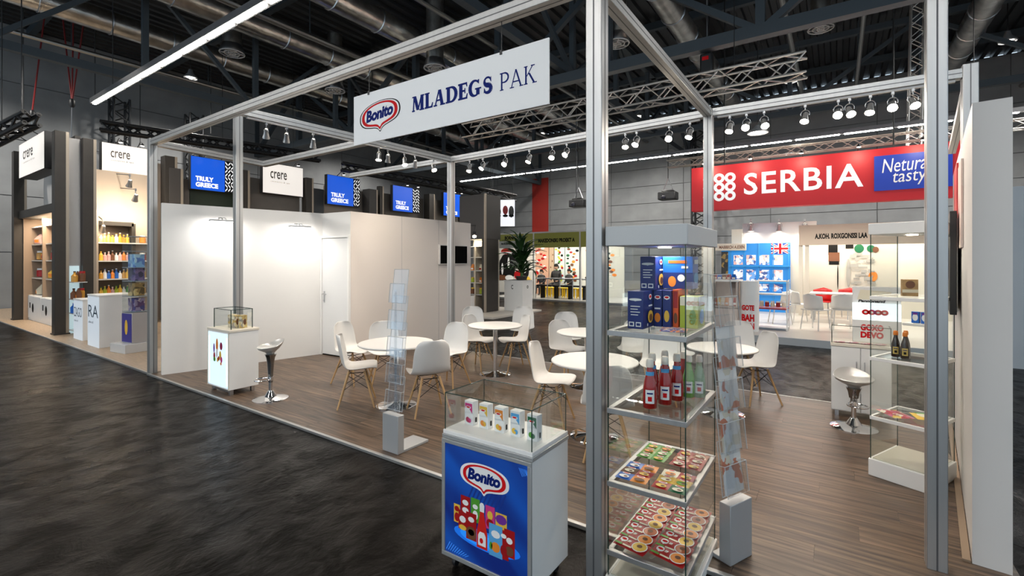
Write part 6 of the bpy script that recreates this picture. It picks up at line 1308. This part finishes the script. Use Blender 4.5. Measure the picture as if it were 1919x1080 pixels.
L = bpy.data.lights.new('stand_light', 'AREA'); L.shape = 'RECTANGLE'; L.size = 4.5; L.size_y = .3; L.energy = 62; L.color = (1,.92,.78); lo = bpy.data.objects.new('stand_light', L); COL.objects.link(lo); lo.parent = t; lo.location = (0, .2, .45); lo.rotation_euler = (math.radians(20), 0, 0)
L = bpy.data.lights.new('stand_light', 'AREA'); L.shape = 'RECTANGLE'; L.size = 4.0; L.size_y = .4; L.energy = 70; L.color = (1,.93,.82); lo = bpy.data.objects.new('stand_light', L); COL.objects.link(lo); lo.parent = t; lo.location = (-1.5, -1.6, .6)
# front product counter, glass rack, furniture of that stand
p = gp(1338, 632, .14)
t = thing('product_counter', 'white counter with an open lit recess of snacks in front of the blue wall', 'counter', (-2.42, 11.45, .14)); 
MB().box(0, .6, 0, .05, 0, .50).box(0, .6, .55, .6, 0, 1.1).box(0, .04, 0, .6, .5, 1.1).box(.57, .6, 0, .6, .5, 1.1).box(0, .6, 0, .6, .48, .52).build('cabinet_body', mat('counter_pinkish', (.62,.52,.46), .5), t, smooth=0); MB().box(-.02, .62, -.02, .62, 1.08, 1.12).build('counter_top', WHITE, t, bevel=.004)
MB().lathe([(.19,0),(.19,1.10)], 20, (.81, .2, 0)).build('round_end', WHITE, t)
def curved(txt, z, h): letters(txt, (Vector((.81,.2-.192,0)), Vector((1,0,0)), Vector((0,0,1)), Vector((0,-1,0))), 0, z, .25, h, REDL, t, 'red_lettering', .05, 0, .003)
curved('GOTE', .52, .12); curved('BAH', .30, .16); curved('DUN', .12, .14)
for i in range(6): goods('bag', ['red','yellow','cream','orange','white','red'][i], 'white', -2.34+.085*i, 11.75, .665, .10, .18, '%s snack bag, %s from the left in the lit recess of the counter' % (['red','yellow','cream','orange','white','red'][i], ORD[i]), 'snack bags in the counter recess')
for i in range(5): goods('bag', ['red','blue','brown','red','blue'][i], 'cream', -2.34+.10*i, 11.75, 1.262, .11, .12, '%s packet, %s from the left on top of the snack counter' % (['red','blue','brown','red','blue'][i], ORD[i]), 'packets on the snack counter')
tag(thing('glass_rack', 'white framed glass rack with red goods right of the snack counter', 'rack', (-1.53, 12.0, .14)), None); t = bpy.data.objects['glass_rack']
for sx in (0, .62):
    for sy in (0, .5): MB().box(sx-.012, sx+.012, sy-.012, sy+.012, 0, 1.12).build('upright', WHITE, t, smooth=0)
for z in (.06, .48, .80, 1.1): MB().box(0, .62, 0, .5, z-.02, z).build('shelf', WHITE if z != .48 else C_RED, t, smooth=0)
for i in range(5): goods('jar', 'red' if i % 2 else 'cream', 'white', -1.43+.11*i, 12.2, .642, .09, .13, '%s jar, %s from the left in the white framed glass rack' % ('red' if i % 2 else 'cream', ORD[i]), 'jars in the glass rack')
def wire_chair(x, y, rz, label, m=WHITEP, kind='white'):
    t = thing('cafe_chair', label, 'chair', (x, y, .14), rz, 'cafe chairs of the red stand')
    MB().box(-.21, .21, -.2, .2, .44, .465).build('seat', m, t, bevel=.01); vs, fs = [], []
    for k in range(5):
        for j in range(7): s = -1+2*j/6; z = .46+.36*k/4; vs.append((s*.22, -.2-.05*k/4+.14*abs(s)**2.5, z-.06*abs(s)*(k == 4)))
    for k in range(4):
        for j in range(6): a = k*7+j; fs.append((a, a+1, a+8, a+7))
    o = MB().add(vs, fs).build('backrest', m, t); sd = o.modifiers.new('s', 'SOLIDIFY'); sd.thickness = .015
    for sx in (-1, 1):
        MB().tube([(sx*.17,.16,.44),(sx*.2,.22,0)], .012, 6).build('leg', m if kind == 'white' else STEEL, t); MB().tube([(sx*.17,-.16,.44),(sx*.2,-.22,0)], .012, 6).build('leg', m if kind == 'white' else STEEL, t)
    return t
REDC = mat('red_chair_plastic', (.50,.012,.012), .35)
for i, (px, py, fc, m, lab) in enumerate(((1528, 618, 60, WHITEP, 'white cafe chair at the left of the red stand table'), (1500, 604, 20, WHITEP, 'white low cafe chair at the far left of the red stand'), (1540, 597, -100, REDC, 'red cafe chair left behind the table of the red stand'), (1583, 597, -120, REDC, 'red cafe chair right behind the table of the red stand'), (1578, 618, 100, WHITEP, 'white cafe chair at the right of the red stand table'), (1462, 606, 200, WHITEP, 'white cafe chair in front of the blue wall'))):
    p = gp(px, py, .14); wire_chair(p.x, p.y, math.radians(fc-90), lab, m, 'white' if m is WHITEP else 'red')
p = gp(1562, 604, .14); t = thing('cafe_table', 'white rectangular cafe table among red and white chairs', 'table', (p.x, p.y, .14)); MB().box(-.5, .5, -.35, .35, .71, .74).build('tabletop', WHITEP, t, bevel=.006)
for sx in (-1, 1):
    for sy in (-1, 1): MB().tube([(sx*.4,sy*.28,.71),(sx*.42,sy*.3,0)], .018, 8).build('leg', STEEL, t)
p = gp(1352, 590); person((-2.75, 13.2, .14), math.pi*.9, 'person with dark hair and dark clothes behind the snack counter', DKC, True, BLK, 1.12)
ch = thing('simple_stool', 'dark stool under the person behind the snack counter', 'stool', (-2.75, 13.2, .14)); MB().box(-.18, .18, -.18, .18, .36, .41).build('seat', BLK, ch); MB().box(-.03, .03, -.03, .03, 0, .36).build('leg', BLK, ch); MB().lathe([(.18,0),(.18,.02)], 14).build('base', BLK, ch)
for px, lab in ((1015, 'left'), (1043, 'middle'), (1067, 'right')):
    ch = thing('simple_stool', 'dark stool under the %s person at the far bar table' % lab, 'stool', (gx(px, 19.25), 19.25, .06), 0, 'dark stools'); MB().box(-.18, .18, -.18, .18, .33, .38).build('seat', BLK, ch); MB().box(-.03, .03, -.03, .03, 0, .33).build('leg', BLK, ch)
# pale partition and dark backdrop beyond the right wall
struct(wall_seg('wall_far_right', (1.95, 10.6, 0), (7.5, 10.6, 0), .1, 2.86, mat('pale_far_wall', (.50,.54,.58), .6), z0=0))
